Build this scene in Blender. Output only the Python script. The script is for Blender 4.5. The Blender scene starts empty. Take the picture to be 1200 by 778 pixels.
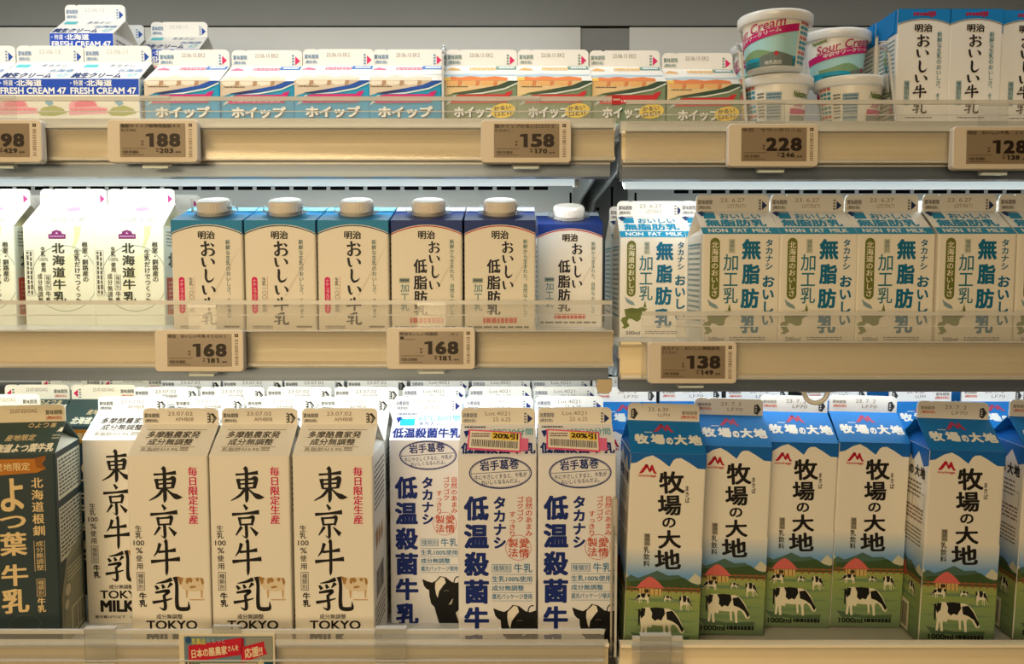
import bpy, math, random
from mathutils import Vector, Matrix
random.seed(7)
S = bpy.context.scene
COL = S.collection
rad = math.radians

# ------------------------------------------------------------------ camera
FPX, CAMZ, PITCH = 1020.0, 1.25, rad(4.1)
cam_d = bpy.data.cameras.new('camera')
cam_d.sensor_width = 36.0
cam_d.lens = 36.0 * FPX / 1200.0
cam_d.clip_start = 0.02
cam = bpy.data.objects.new('camera', cam_d)
COL.objects.link(cam)
cam.location = (0, 0, CAMZ)
cam.rotation_euler = (math.pi / 2 - PITCH, 0, 0)
S.camera = cam


def at(px, py, Y):
    """point of the place at depth Y that the photograph shows at px, py"""
    a, b = (px - 600) / FPX, (389 - py) / FPX
    dy = math.cos(PITCH) + b * math.sin(PITCH)
    dz = -math.sin(PITCH) + b * math.cos(PITCH)
    t = Y / dy
    return Vector((a * t, Y, CAMZ + dz * t))


# ------------------------------------------------------------------ world, lamps, exposure
S.view_settings.view_transform = 'Standard'
S.view_settings.look = 'None'
S.view_settings.exposure = 0.0
S.view_settings.gamma = 1.0
S.view_settings.use_curve_mapping = False
S.cycles.use_denoising = True
S.cycles.max_bounces = 8
S.cycles.transparent_max_bounces = 16
S.cycles.caustics_reflective = False
S.cycles.caustics_refractive = False
LED_STRENGTH = 10.5
LED_BACK = 9.0
WARM = (1.0, 0.73, 0.39)
w = bpy.data.worlds.new('world')
S.world = w
w.use_nodes = True
w.node_tree.nodes['Background'].inputs[0].default_value = (1.0, 0.76, 0.50, 1)
w.node_tree.nodes['Background'].inputs[1].default_value = 0.13


def area(name, loc, target, sx, sy, power, color):
    d = bpy.data.lights.new(name, 'AREA')
    d.shape = 'RECTANGLE'
    d.size, d.size_y = sx, sy
    d.energy, d.color = power, color
    o = bpy.data.objects.new(name, d)
    COL.objects.link(o)
    o.location = loc
    o.rotation_euler = (Vector(target) - Vector(loc)).to_track_quat('-Z', 'Y').to_euler()
    return o


area('shop_ceiling_spot', (-0.50, -0.50, 1.98), (-0.28, 0.8, 1.10), 0.9, 0.4, 2.5, WARM).data.spread = rad(95)
area('warm_front_fill', (-0.70, -1.60, 1.40), (-0.22, 0.8, 1.14), 1.3, 0.5, 3.9, WARM).data.spread = rad(70)  # unseen warm fill added low behind the camera, reaching the shaded seals
area('canopy_lamp', (-0.40, 0.72, 1.648), (-0.40, 0.82, 1.30), 1.00, 0.02, 2.2, (0.92, 0.98, 1.0))
area('canopy_lamp_right', (0.50, 0.74, 1.648), (0.50, 0.83, 1.30), 0.66, 0.02, 0.5, (0.92, 0.98, 1.0))


# ------------------------------------------------------------------ materials
def lin(c):
    return tuple((x / 12.92 if x <= 0.04045 else ((x + 0.055) / 1.055) ** 2.4) for x in c)


_m = {}


def ink(c, rough=0.5, spec=0.3):
    """printed colour, given in sRGB"""
    c = tuple(round(x, 3) for x in c)
    k = (c, rough, spec)
    if k not in _m:
        m = bpy.data.materials.new('print_%02x%02x%02x' % tuple(int(max(0, min(1, x)) * 255) for x in c))
        m.use_nodes = True
        b = m.node_tree.nodes['Principled BSDF']
        b.inputs['Base Color'].default_value = (*lin(c), 1)
        b.inputs['Roughness'].default_value = rough
        b.inputs['Specular IOR Level'].default_value = spec
        _m[k] = m
    return _m[k]


def noisy(name, c1, c2, rough, scale=(8, 8, 8), metal=0.0, bump=0.0, detail=3):
    m = bpy.data.materials.new(name)
    m.use_nodes = True
    nt = m.node_tree
    b = nt.nodes['Principled BSDF']
    tc = nt.nodes.new('ShaderNodeTexCoord')
    mp = nt.nodes.new('ShaderNodeMapping')
    mp.inputs['Scale'].default_value = scale
    nz = nt.nodes.new('ShaderNodeTexNoise')
    nz.inputs['Scale'].default_value = 1.0
    nz.inputs['Detail'].default_value = detail
    cr = nt.nodes.new('ShaderNodeValToRGB')
    cr.color_ramp.elements[0].color = (*lin(c1), 1)
    cr.color_ramp.elements[1].color = (*lin(c2), 1)
    cr.color_ramp.elements[0].position = 0.3
    cr.color_ramp.elements[1].position = 0.7
    nt.links.new(tc.outputs['Object'], mp.inputs['Vector'])
    nt.links.new(mp.outputs['Vector'], nz.inputs['Vector'])
    nt.links.new(nz.outputs['Fac'], cr.inputs['Fac'])
    nt.links.new(cr.outputs['Color'], b.inputs['Base Color'])
    b.inputs['Roughness'].default_value = rough
    b.inputs['Metallic'].default_value = metal
    if bump:
        bp = nt.nodes.new('ShaderNodeBump')
        bp.inputs['Strength'].default_value = bump
        bp.inputs['Distance'].default_value = 0.001
        nt.links.new(nz.outputs['Fac'], bp.inputs['Height'])
        nt.links.new(bp.outputs['Normal'], b.inputs['Normal'])
    return m


def clear(name, tint, haze, gloss, rough=0.03):
    """thin clear plastic sheet: lets light through, with a surface sheen and slight milkiness"""
    m = bpy.data.materials.new(name)
    m.use_nodes = True
    nt = m.node_tree
    for n in list(nt.nodes):
        nt.nodes.remove(n)
    out = nt.nodes.new('ShaderNodeOutputMaterial')
    tr = nt.nodes.new('ShaderNodeBsdfTransparent')
    tr.inputs[0].default_value = (*tint, 1)
    df = nt.nodes.new('ShaderNodeBsdfDiffuse')
    df.inputs[0].default_value = (0.93, 0.93, 0.91, 1)
    gl = nt.nodes.new('ShaderNodeBsdfGlossy')
    gl.inputs['Roughness'].default_value = rough
    fr = nt.nodes.new('ShaderNodeFresnel')
    fr.inputs['IOR'].default_value = gloss
    m1 = nt.nodes.new('ShaderNodeMixShader')
    m1.inputs[0].default_value = haze
    m2 = nt.nodes.new('ShaderNodeMixShader')
    nt.links.new(tr.outputs[0], m1.inputs[1])
    nt.links.new(df.outputs[0], m1.inputs[2])
    nt.links.new(fr.outputs[0], m2.inputs[0])
    nt.links.new(m1.outputs[0], m2.inputs[1])
    nt.links.new(gl.outputs[0], m2.inputs[2])
    nt.links.new(m2.outputs[0], out.inputs[0])
    return m


def emit(name, c, s):
    m = bpy.data.materials.new(name)
    m.use_nodes = True
    b = m.node_tree.nodes['Principled BSDF']
    b.inputs['Base Color'].default_value = (0.8, 0.8, 0.8, 1)
    b.inputs['Emission Color'].default_value = (*c, 1)
    b.inputs['Emission Strength'].default_value = s
    return m


M_WALL = noisy('enamelled_panel', (0.49, 0.505, 0.50), (0.53, 0.545, 0.54), 0.35, (3, 3, 6))
M_WALL_LOW = noisy('white_duct_panel', (0.82, 0.83, 0.82), (0.86, 0.87, 0.86), 0.26, (3, 3, 6))
M_DARK = noisy('dark_grey_steel', (0.24, 0.25, 0.25), (0.30, 0.31, 0.31), 0.5, (20, 20, 20))
M_SLOT = ink((0.04, 0.04, 0.04), 0.8, 0.1)
M_RAIL = noisy('cream_price_rail', (0.93, 0.87, 0.74), (0.97, 0.92, 0.80), 0.3, (1.5, 60, 160))
M_LIP = noisy('brushed_steel_lip', (0.42, 0.47, 0.54), (0.49, 0.54, 0.61), 0.38, (3, 80, 160), 0.6)
M_DECK = noisy('white_shelf_deck', (0.80, 0.80, 0.77), (0.85, 0.85, 0.82), 0.3, (6, 6, 6))
M_GUARD = clear('clear_acrylic', (0.985, 0.985, 0.98), 0.12, 1.45, 0.04)
M_EDGE = clear('acrylic_edge', (0.92, 0.94, 0.93), 0.62, 1.45, 0.1)
M_CLEAR = clear('clear_plastic_clip', (0.96, 0.97, 0.97), 0.09, 1.4, 0.22)
M_DIV = clear('clear_divider', (0.97, 0.98, 0.98), 0.02, 1.45, 0.03)
M_LED = emit('led_diffuser', (0.90, 0.98, 1.0), LED_STRENGTH)
M_LEDH = ink((0.86, 0.90, 0.90), 0.25, 0.5)
M_CARD = ink((0.93, 0.915, 0.88), 0.45, 0.35)
M_CASE = ink((0.86, 0.82, 0.76), 0.4, 0.4)
M_SCREEN = ink((0.56, 0.50, 0.42), 0.3, 0.4)
M_CAPW = ink((0.93, 0.90, 0.86), 0.35, 0.4)
WHITE = (0.93, 0.915, 0.88)
BLACK = (0.07, 0.06, 0.06)


# ------------------------------------------------------------------ mesh collector
def ink_grad(z0, z1, stops):
    """printed tint that runs from z0 up to z1 of the carton"""
    k = ('g', z0, z1, stops)
    if k not in _m:
        m = bpy.data.materials.new('print_tint')
        m.use_nodes = True
        nt = m.node_tree
        b = nt.nodes['Principled BSDF']
        b.inputs['Roughness'].default_value = 0.5
        b.inputs['Specular IOR Level'].default_value = 0.3
        tc, sp, mr, cr = (nt.nodes.new(n) for n in ('ShaderNodeTexCoord', 'ShaderNodeSeparateXYZ', 'ShaderNodeMapRange', 'ShaderNodeValToRGB'))
        mr.inputs['From Min'].default_value, mr.inputs['From Max'].default_value = z0, z1
        while len(cr.color_ramp.elements) < len(stops):
            cr.color_ramp.elements.new(0.5)
        for e, (p, c) in zip(cr.color_ramp.elements, stops):
            e.position, e.color = p, (*lin(c), 1)
        nt.links.new(tc.outputs['Object'], sp.inputs[0])
        nt.links.new(sp.outputs['Z'], mr.inputs['Value'])
        nt.links.new(mr.outputs[0], cr.inputs['Fac'])
        nt.links.new(cr.outputs['Color'], b.inputs['Base Color'])
        _m[k] = m
    return _m[k]


class MB:
    def __init__(s):
        s.v, s.f, s.mi, s.mats = [], [], [], []

    def mat(s, m):
        if m not in s.mats:
            s.mats.append(m)
        return s.mats.index(m)

    def add(s, vs, fs, m):
        o, k = len(s.v), s.mat(m)
        s.v += [tuple(p) for p in vs]
        for f in fs:
            s.f.append(tuple(i + o for i in f))
            s.mi.append(k)

    def box(s, a, b, m):
        (x0, y0, z0), (x1, y1, z1) = a, b
        s.add([(x0, y0, z0), (x1, y0, z0), (x1, y1, z0), (x0, y1, z0), (x0, y0, z1), (x1, y0, z1), (x1, y1, z1), (x0, y1, z1)],
              [(0, 3, 2, 1), (4, 5, 6, 7), (0, 1, 5, 4), (1, 2, 6, 5), (2, 3, 7, 6), (3, 0, 4, 7)], m)

    def prism(s, pts, lo, hi, axis, m):
        """closed outline pts swept along an axis"""
        n = len(pts)

        def p3(p, t):
            return {'x': (t, p[0], p[1]), 'y': (p[0], t, p[1]), 'z': (p[0], p[1], t)}[axis]
        vs = [p3(p, lo) for p in pts] + [p3(p, hi) for p in pts]
        fs = [tuple(range(n - 1, -1, -1)), tuple(range(n, 2 * n))]
        fs += [(i, (i + 1) % n, n + (i + 1) % n, n + i) for i in range(n)]
        s.add(vs, fs, m)

    def lathe(s, prof, seg, m, mtx=None, caps=True):
        vs, fs = [], []
        for r, z in prof:
            for i in range(seg):
                t = 2 * math.pi * i / seg
                p = Vector((r * math.cos(t), r * math.sin(t), z))
                vs.append(mtx @ p if mtx else p)
        for j in range(len(prof) - 1):
            for i in range(seg):
                k = (i + 1) % seg
                fs.append((j * seg + i, j * seg + k, (j + 1) * seg + k, (j + 1) * seg + i))
        if caps:
            fs.append(tuple(range(seg - 1, -1, -1)))
            fs.append(tuple((len(prof) - 1) * seg + i for i in range(seg)))
        s.add(vs, fs, m)

    def tube(s, pts, r, seg, m):
        pts = [Vector(p) for p in pts]
        vs, fs = [], []
        for i, p in enumerate(pts):
            d = (pts[min(i + 1, len(pts) - 1)] - pts[max(i - 1, 0)]).normalized()
            q = d.to_track_quat('Z', 'Y')
            for k in range(seg):
                t = 2 * math.pi * k / seg
                vs.append(p + q @ Vector((r * math.cos(t), r * math.sin(t), 0)))
        for i in range(len(pts) - 1):
            for k in range(seg):
                l = (k + 1) % seg
                fs.append((i * seg + k, i * seg + l, (i + 1) * seg + l, (i + 1) * seg + k))
        fs += [tuple(range(seg - 1, -1, -1)), tuple((len(pts) - 1) * seg + k for k in range(seg))]
        s.add(vs, fs, m)

    def build(s, name, parent=None, smooth=False, fix=False):
        me = bpy.data.meshes.new(name)
        me.from_pydata(s.v, [], s.f)
        for m in s.mats:
            me.materials.append(m)
        me.polygons.foreach_set('material_index', s.mi)
        if smooth:
            me.polygons.foreach_set('use_smooth', [True] * len(me.polygons))
        me.update()
        o = bpy.data.objects.new(name, me)
        COL.objects.link(o)
        o.parent = parent
        return o


def tag(o, label=None, cat=None, group=None, kind=None):
    for k, v in (('label', label), ('category', cat), ('group', group), ('kind', kind)):
        if v:
            o[k] = v
    return o


def empty(name, loc=(0, 0, 0), rz=0.0):
    o = bpy.data.objects.new(name, None)
    COL.objects.link(o)
    o.empty_display_size = 0.02
    o.location, o.rotation_euler = loc, (0, 0, rz)
    return o


def copy_tree(o, parent=None):
    c = o.copy()
    COL.objects.link(c)
    c.parent = parent
    for ch in list(o.children):
        copy_tree(ch, c)
    return c


# ------------------------------------------------------------------ lettering
_fc = bpy.data.curves.new('lettering', 'FONT')
_fo = bpy.data.objects.new('lettering', _fc)
COL.objects.link(_fo)
_fc.resolution_u = 3
_tc = {}


def glyphs(s, bold, shear=0.0):
    k = (s, bold, shear)
    if k not in _tc:
        _fc.body, _fc.offset, _fc.shear = s, bold, shear
        dg = bpy.context.evaluated_depsgraph_get()
        dg.update()
        ev = _fo.evaluated_get(dg)
        me = ev.to_mesh()
        _tc[k] = ([(v.co.x, v.co.y) for v in me.vertices], [tuple(p.vertices) for p in me.polygons])
        ev.to_mesh_clear()
    return _tc[k]


def strokes(bold, wide):
    """shifted copies that thicken a letter"""
    if bold + wide < 0.006:
        return ((0, 0),)
    bx, by = bold + wide, bold * .8
    if bold < 0.006:
        return ((-bx, 0), (0, 0), (bx, 0))
    if bold < 0.018:
        return ((-bx, -by), (bx, -by), (bx, by), (-bx, by))
    return tuple((bx * math.cos(math.pi * i / 4) * (1 if i % 2 == 0 else 1.25), by * math.sin(math.pi * i / 4) * (1 if i % 2 == 0 else 1.25)) for i in range(8)) + ((0, 0),)


class Frame:
    """measuring frame: corners of a printed panel -> u,v in 0..1 (v downwards)"""

    def __init__(s, x0, y0, x1, y1, bx0=None, bx1=None):
        s.y0, s.y1 = y0, y1
        s.x0, s.x1 = x0, x1
        s.b0 = x0 if bx0 is None else bx0
        s.b1 = x1 if bx1 is None else bx1

    def __call__(s, x, y):
        v = (y - s.y0) / (s.y1 - s.y0)
        l = s.x0 + (s.b0 - s.x0) * v
        r = s.x1 + (s.b1 - s.x1) * v
        return ((x - l) / (r - l), v)


UNIT = Frame(0, 0, 1, 1)


class Art:
    """flat print laid on a panel of a mesh; pos(u, v, lift) gives the 3D point"""

    def __init__(s, mb, pos, fr=UNIT):
        s.mb, s.pos, s.fr, s.clip = mb, pos, fr, True

    def p(s, x, y, L):
        u, v = s.fr(x, y)
        if s.clip:
            u, v = min(max(u, 0.004), 0.996), min(max(v, 0.0), 1.0)
        return s.pos(u, v, 0.00008 + 0.00010 * L)

    def poly(s, pts, c, L=1):
        s.mb.add([s.p(x, y, L) for x, y in pts], [tuple(range(len(pts)))[::-1]], ink(c))

    def rect(s, x0, y0, x1, y1, c, L=1, nx=1):
        vs, fs = [], []
        for i in range(nx + 1):
            x = x0 + (x1 - x0) * i / nx
            vs += [s.p(x, y0, L), s.p(x, y1, L)]
        for i in range(nx):
            fs.append((2 * i, 2 * i + 1, 2 * i + 3, 2 * i + 2))
        s.mb.add(vs, fs, c if hasattr(c, 'node_tree') else ink(c))

    def frame(s, x0, y0, x1, y1, t, c, L=1):
        s.rect(x0, y0, x1, y0 + t, c, L)
        s.rect(x0, y1 - t, x1, y1, c, L)
        s.rect(x0, y0, x0 + t, y1, c, L)
        s.rect(x1 - t, y0, x1, y1, c, L)

    def ell(s, cx, cy, rx, ry, c, L=1, n=28, rot=0):
        ca, sa = math.cos(rad(rot)), math.sin(rad(rot))
        s.poly([(cx + rx * math.cos(2 * math.pi * i / n) * ca - ry * math.sin(2 * math.pi * i / n) * sa,
                 cy + rx * math.cos(2 * math.pi * i / n) * sa + ry * math.sin(2 * math.pi * i / n) * ca) for i in range(n)], c, L)

    def ring(s, cx, cy, rx, ry, t, c, L=1, n=36, a0=0, a1=360):
        vs, fs = [], []
        for i in range(n + 1):
            a = rad(a0 + (a1 - a0) * i / n)
            vs += [s.p(cx + rx * math.cos(a), cy + ry * math.sin(a), L), s.p(cx + (rx - t) * math.cos(a), cy + (ry - t) * math.sin(a), L)]
        for i in range(n):
            fs.append((2 * i, 2 * i + 1, 2 * i + 3, 2 * i + 2))
        s.mb.add(vs, fs, ink(c))

    def pill(s, x0, y0, x1, y1, c, L=1):
        r, cx, n = (x1 - x0) / 2, (x0 + x1) / 2, 8
        pts = [(cx - r * math.cos(math.pi * i / n), y0 + r - r * math.sin(math.pi * i / n)) for i in range(n + 1)]
        pts += [(cx + r * math.cos(math.pi * i / n), y1 - r + r * math.sin(math.pi * i / n)) for i in range(n + 1)]
        s.poly(pts, c, L)

    def text(s, st, x0, y0, x1, y1, c, bold=0.0, L=2, rot=0.0, shear=0.0, wide=0.0):
        vs, fs = glyphs(st, 0.0, shear)
        xs, ys = [v[0] for v in vs], [v[1] for v in vs]
        a, b, d, e = min(xs), max(xs), min(ys), max(ys)
        cx, cy = (x0 + x1) / 2, (y0 + y1) / 2
        ca, sa = math.cos(rad(rot)), math.sin(rad(rot))
        bx, by = bold + wide, bold * .8
        a, b, d, e = a - bx, b + bx, d - by, e + by
        for q, (dx, dy) in enumerate(strokes(bold, wide)):
            out = []
            for x, y in vs:
                X = x0 + (x + dx - a) / (b - a) * (x1 - x0) - cx
                Y = y1 - (y + dy - d) / (e - d) * (y1 - y0) - cy
                out.append(s.p(cx + X * ca - Y * sa, cy + X * sa + Y * ca, L + q * .08))
            s.mb.add(out, fs, ink(c))

    def vtext(s, st, x0, y0, x1, y1, c, bold=0.0, L=2, wide=0.0):
        n = len(st)
        h = (y1 - y0) / n
        wd = x1 - x0
        for i, ch in enumerate(st):
            if ch == ' ':
                continue
            vs, fs = glyphs(ch, 0.0)
            ty = y0 + i * h
            for q, (dx, dy) in enumerate(strokes(bold, wide)):
                out = []
                for x, y in vs:
                    gx, gy = x, 0.88 - y + dy
                    if ch in 'ー':
                        gx, gy = 1 - gy, x
                    if ch in '、。':
                        gx, gy = gx + 0.55, gy - 0.55
                    if ch in '0123456789%':
                        gx += 0.2
                    out.append(s.p(x0 + (gx + dx) * wd, ty + gy * h, L + q * .08))
                s.mb.add(out, fs, ink(c))

    def digits(s, st, x0, y0, x1, y1, c, bold, L=2):
        w_ = (x1 - x0) / len(st)
        for i, ch in enumerate(st):
            a, b = x0 + i * w_ + w_ * .05, x0 + (i + 1) * w_ - w_ * .03
            if ch == '1':
                d, h = b - a, y1 - y0
                s.poly([(a + d * .12, y0 + h * .22), (a + d * .12, y0 + h * .06), (a + d * .50, y0), (a + d * .82, y0), (a + d * .82, y1), (a + d * .44, y1), (a + d * .44, y0 + h * .22)], c, L)
            else:
                s.text(ch, a, y0, b, y1, c, bold, L)

    def brush(s, strokes, x0, y0, x1, y1, c, L=2, vmax=100.0, k=1.0):
        """written with a brush: each stroke is a list of x, y, width in a 100-wide square"""
        sx, sy = (x1 - x0) / 100.0, (y1 - y0) / vmax
        for q, st in enumerate(strokes):
            n = len(st)
            pts = []
            for i in range(n - 1):
                p0, p1, p2, p3 = st[max(i - 1, 0)], st[i], st[i + 1], st[min(i + 2, n - 1)]
                for j in range(6):
                    t = j / 6
                    pts.append(tuple(0.5 * (2 * p1[q] + (p2[q] - p0[q]) * t + (2 * p0[q] - 5 * p1[q] + 4 * p2[q] - p3[q]) * t * t
                                            + (3 * p1[q] - p0[q] - 3 * p2[q] + p3[q]) * t ** 3) for q in range(3)))
            pts.append(st[-1])
            vs, fs = [], []
            for i, (x, y, wd) in enumerate(pts):
                a, b = pts[max(i - 1, 0)], pts[min(i + 1, len(pts) - 1)]
                dx, dy = b[0] - a[0], b[1] - a[1]
                l = math.hypot(dx, dy) or 1
                nx, ny = -dy / l, dx / l
                h = wd * k / 2
                if i == 0:      # angled start of the stroke
                    x, y = x - dx / l * h * 0.5, y - dy / l * h * 0.5
                vs += [s.p(x0 + (x + nx * h) * sx, y0 + (y + ny * h) * sy, L + q * .08), s.p(x0 + (x - nx * h) * sx, y0 + (y - ny * h) * sy, L + q * .08)]
            for i in range(len(pts) - 1):
                fs.append((2 * i, 2 * i + 1, 2 * i + 3, 2 * i + 2))
            s.mb.add(vs, fs, ink(c))

    def dashes(s, x0, y0, x1, y1, rows, c, L=2, fill=0.55, seed=1):
        """lines of print too small to read"""
        r = random.Random(seed)
        h = (y1 - y0) / rows
        for i in range(rows):
            x = x0
            while x < x1 - 1e-6:
                l = (x1 - x0) * r.uniform(0.05, 0.16)
                s.rect(x, y0 + i * h, min(x + l, x1), y0 + (i + fill) * h, c, L)
                x += l + (x1 - x0) * 0.025
            
    def vdashes(s, x0, y0, x1, y1, cols, c, L=2, fill=0.55, seed=1):
        r = random.Random(seed)
        wd = (x1 - x0) / cols
        for i in range(cols):
            y = y0
            while y < y1 - 1e-6:
                l = (y1 - y0) * r.uniform(0.05, 0.12)
                s.rect(x0 + i * wd, y, x0 + (i + fill) * wd, min(y + l, y1), c, L)
                y += l + (y1 - y0) * 0.025

    def bars(s, x0, y0, x1, y1, n, c, L=2, seed=3):
        r = random.Random(seed)
        st = (x1 - x0) / n
        for i in range(n):
            s.rect(x0 + i * st, y0, x0 + i * st + st * r.uniform(0.25, 0.75), y1, c, L)


K_TO = [[(18, 22, 5), (50, 20, 5), (84, 16, 9)], [(24, 38, 9), (26, 52, 7), (28, 66, 6)], [(24, 39, 4), (60, 36, 5), (77, 34, 10), (72, 64, 7)],
        [(30, 51, 4), (70, 48, 4)], [(29, 65, 4), (72, 62, 4)], [(45, 2, 9), (49, 10, 8), (49, 60, 8), (49, 96, 8), (46, 108, 2)],
        [(44, 66, 7), (28, 86, 6), (1, 102, 2)], [(54, 66, 3), (68, 80, 6), (84, 90, 12), (102, 92, 1)]]
K_KYO = [[(44, 1, 5), (55, 14, 9)], [(2, 29, 7), (50, 26, 5), (98, 22, 10)], [(26, 40, 8), (30, 62, 6)], [(26, 41, 4), (60, 39, 5), (76, 38, 9), (70, 62, 6)],
         [(30, 60, 4), (70, 58, 4)], [(50, 60, 8), (51, 92, 8), (48, 99, 4), (36, 92, 1)], [(32, 68, 8), (12, 92, 3)], [(66, 68, 3), (90, 90, 11)]]
K_USHI = [[(30, 8, 9), (22, 28, 6), (8, 44, 2)], [(26, 31, 6), (55, 29, 5), (86, 25, 9)], [(0, 60, 8), (50, 56, 5), (100, 52, 10)],
          [(50, -2, 9), (53, 6, 8), (53, 70, 8), (52, 92, 7), (51, 102, 1)]]
K_NYU = [[(52, 3, 9), (34, 10, 6), (10, 15, 2)], [(8, 23, 5), (15, 33, 8)], [(27, 20, 5), (32, 30, 8)], [(52, 16, 8), (42, 29, 2)],
         [(8, 43, 5), (44, 38, 8), (31, 53, 5)], [(31, 52, 6), (34, 84, 7), (30, 95, 6), (17, 88, 1)], [(0, 73, 7), (30, 68, 5), (54, 61, 3)],
         [(64, -2, 9), (68, 20, 7), (67, 76, 8), (73, 92, 9), (95, 93, 9), (101, 88, 6), (100, 70, 1)]]
H_O = [[(8, 30, 8), (36, 26, 6), (64, 20, 9)], [(34, 3, 9), (37, 30, 8), (37, 76, 9), (28, 92, 7), (11, 82, 6), (20, 66, 5), (48, 52, 5), (78, 52, 6), (93, 70, 9), (82, 88, 7), (58, 95, 2)],
       [(74, 14, 4), (94, 32, 10)]]
H_I = [[(8, 8, 9), (12, 40, 10), (18, 72, 9), (28, 84, 6), (38, 66, 1)], [(72, 14, 4), (90, 36, 10), (94, 62, 8)]]
H_SHI = [[(26, 2, 8), (30, 20, 11), (28, 66, 10), (44, 93, 10), (74, 86, 7), (94, 64, 1)]]


def boxpos(o, ux, vz, nrm):
    """panel with origin o (top left), u vector ux, v vector vz (down), outward normal nrm"""
    o, ux, vz, nrm = Vector(o), Vector(ux), Vector(vz), Vector(nrm).normalized()
    return lambda u, v, l: o + ux * u + vz * v + nrm * l


def rounded(w2, d2, r, n=3):
    pts = []
    for cx, cy, a in ((w2 - r, d2 - r, 0), (-w2 + r, d2 - r, 90), (-w2 + r, -d2 + r, 180), (w2 - r, -d2 + r, 270)):
        for i in range(n + 1):
            t = rad(a + 90 * i / n)
            pts.append((cx + r * math.cos(t), cy + r * math.sin(t)))
    return pts


# ------------------------------------------------------------------ gable-top cartons
class Gable:
    def __init__(s, W, H, rise, fin, base=M_CARD, roof=M_CARD, finm=M_CARD, side=M_CARD, D=None):
        D = D or W
        s.W, s.H, s.D, s.rise, s.fin = W, H, D, rise, fin
        w2, d2 = W / 2, D / 2
        s.body, s.roof, s.top = MB(), MB(), MB()
        s.body.prism(rounded(w2, d2, 0.0016), 0, H, 'z', base)
        # two slopes of the roof, with folded-in triangular gussets at both ends
        t = 0.0006
        for sg in (-1, 1):
            a, b = (-w2, sg * d2, H), (w2, sg * d2, H)
            c, e = (w2 * 0.985, sg * 0.0008, H + rise), (-w2 * 0.985, sg * 0.0008, H + rise)
            vs = [a, b, c, e] + [(p[0], p[1] - sg * t, p[2] - t) for p in (a, b, c, e)]
            fs = [(0, 1, 2, 3), (7, 6, 5, 4), (0, 4, 5, 1), (1, 5, 6, 2), (2, 6, 7, 3), (3, 7, 4, 0)]
            s.roof.add(vs, fs if sg < 0 else [f[::-1] for f in fs], roof)
        for sg in (-1, 1):
            A, B, C = (sg * (w2 - 0.0006), -d2 + 0.0006, H), (sg * (w2 - 0.0006), d2 - 0.0006, H), (sg * w2 * 0.22, 0, H + rise * 0.96)
            s.roof.add([A, B, C], [(0, 1, 2) if sg > 0 else (2, 1, 0)], side)
        # seal fin with rounded top corners and a small nick
        r, fw, z0, z1 = 0.0045, w2 * 0.975, H + rise - 0.002, H + rise + fin
        pts = [(-fw, z0), (fw, z0)]
        for cx, a in ((fw - r, 0), (-fw + r, 90)):
            pts += [(cx + r * math.cos(rad(a + 18 * i)), z1 - r + r * math.sin(rad(a + 18 * i))) for i in range(6)]
            if a == 0:
                pts += [(-fw * 0.55, z1), (-fw * 0.58, z1 - 0.0008), (-fw * 0.64, z1 - 0.0008), (-fw * 0.67, z1)]
        s.top.prism(pts, -0.0011, 0.0011, 'y', finm)
        s.z0f, s.z1f, s.fw = H + rise, z1, fw

    def front(s, fr):
        return Art(s.body, boxpos((-s.W / 2, -s.D / 2, s.H), (s.W, 0, 0), (0, 0, -s.H), (0, -1, 0)), fr)

    def right(s, fr=UNIT):
        return Art(s.body, boxpos((s.W / 2, -s.D / 2, s.H), (0, s.D, 0), (0, 0, -s.H), (1, 0, 0)), fr)

    def left(s, fr=UNIT):
        return Art(s.body, boxpos((-s.W / 2, s.D / 2, s.H), (0, -s.D, 0), (0, 0, -s.H), (-1, 0, 0)), fr)

    def slope(s, fr):
        n = Vector((0, -s.rise, s.D / 2))
        return Art(s.roof, boxpos((-s.W / 2, -0.0008, s.H + s.rise), (s.W, 0, 0), (0, -s.D / 2 + 0.0008, -s.rise), n), fr)

    def seal(s, fr):
        return Art(s.top, boxpos((-s.fw, -0.0011, s.z1f), (2 * s.fw, 0, 0), (0, 0, s.z0f - s.z1f), (0, -1, 0)), fr)

    def finish(s, name='milk_carton'):
        root = empty(name)
        s.body.build('body', root)
        s.roof.build('gable_roof', root)
        s.top.build('seal_fin', root)
        return root


NAVY = (0.06, 0.13, 0.36)
TEAL = (0.05, 0.40, 0.47)
GREY = (0.55, 0.52, 0.48)


def seal_print(g, words, date, col, arrow, datecol=GREY, second=None, flip=False, red=None):
    a = g.seal(UNIT)
    if not flip:
        a.text(words[0], .02, .32, .22, .60, col, .01)
        a.text(words[1], .03, .68, .20, .92, red or col, .01)
        a.poly([(.90, .38), (.97, .66), (.90, .94)], arrow)
        a.dashes(.855, .3, .885, 1.0, 4, col, seed=5)
    else:
        a.text(words[0], .76, .32, .97, .60, col, .01)
        a.text(words[1], .77, .68, .96, .92, red or col, .01)
        a.poly([(.10, .32), (.03, .60), (.10, .90)], arrow)
        a.dashes(.115, .3, .15, 1.0, 4, col, seed=5)
    a.text(date, .33, .22, .66, .46, datecol, .0)
    if second:
        a.text(second, .43, .58, .67, .82, datecol, .0)


def black_diamond(g, c=BLACK, x=.93):
    a = g.seal(UNIT)
    a.poly([(x - .05, .38), (x, .30), (x + .05, .62), (x, .96), (x - .05, .86)], c)
    a.dashes(x - .035, .45, x - .012, .85, 3, WHITE, L=3)


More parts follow.
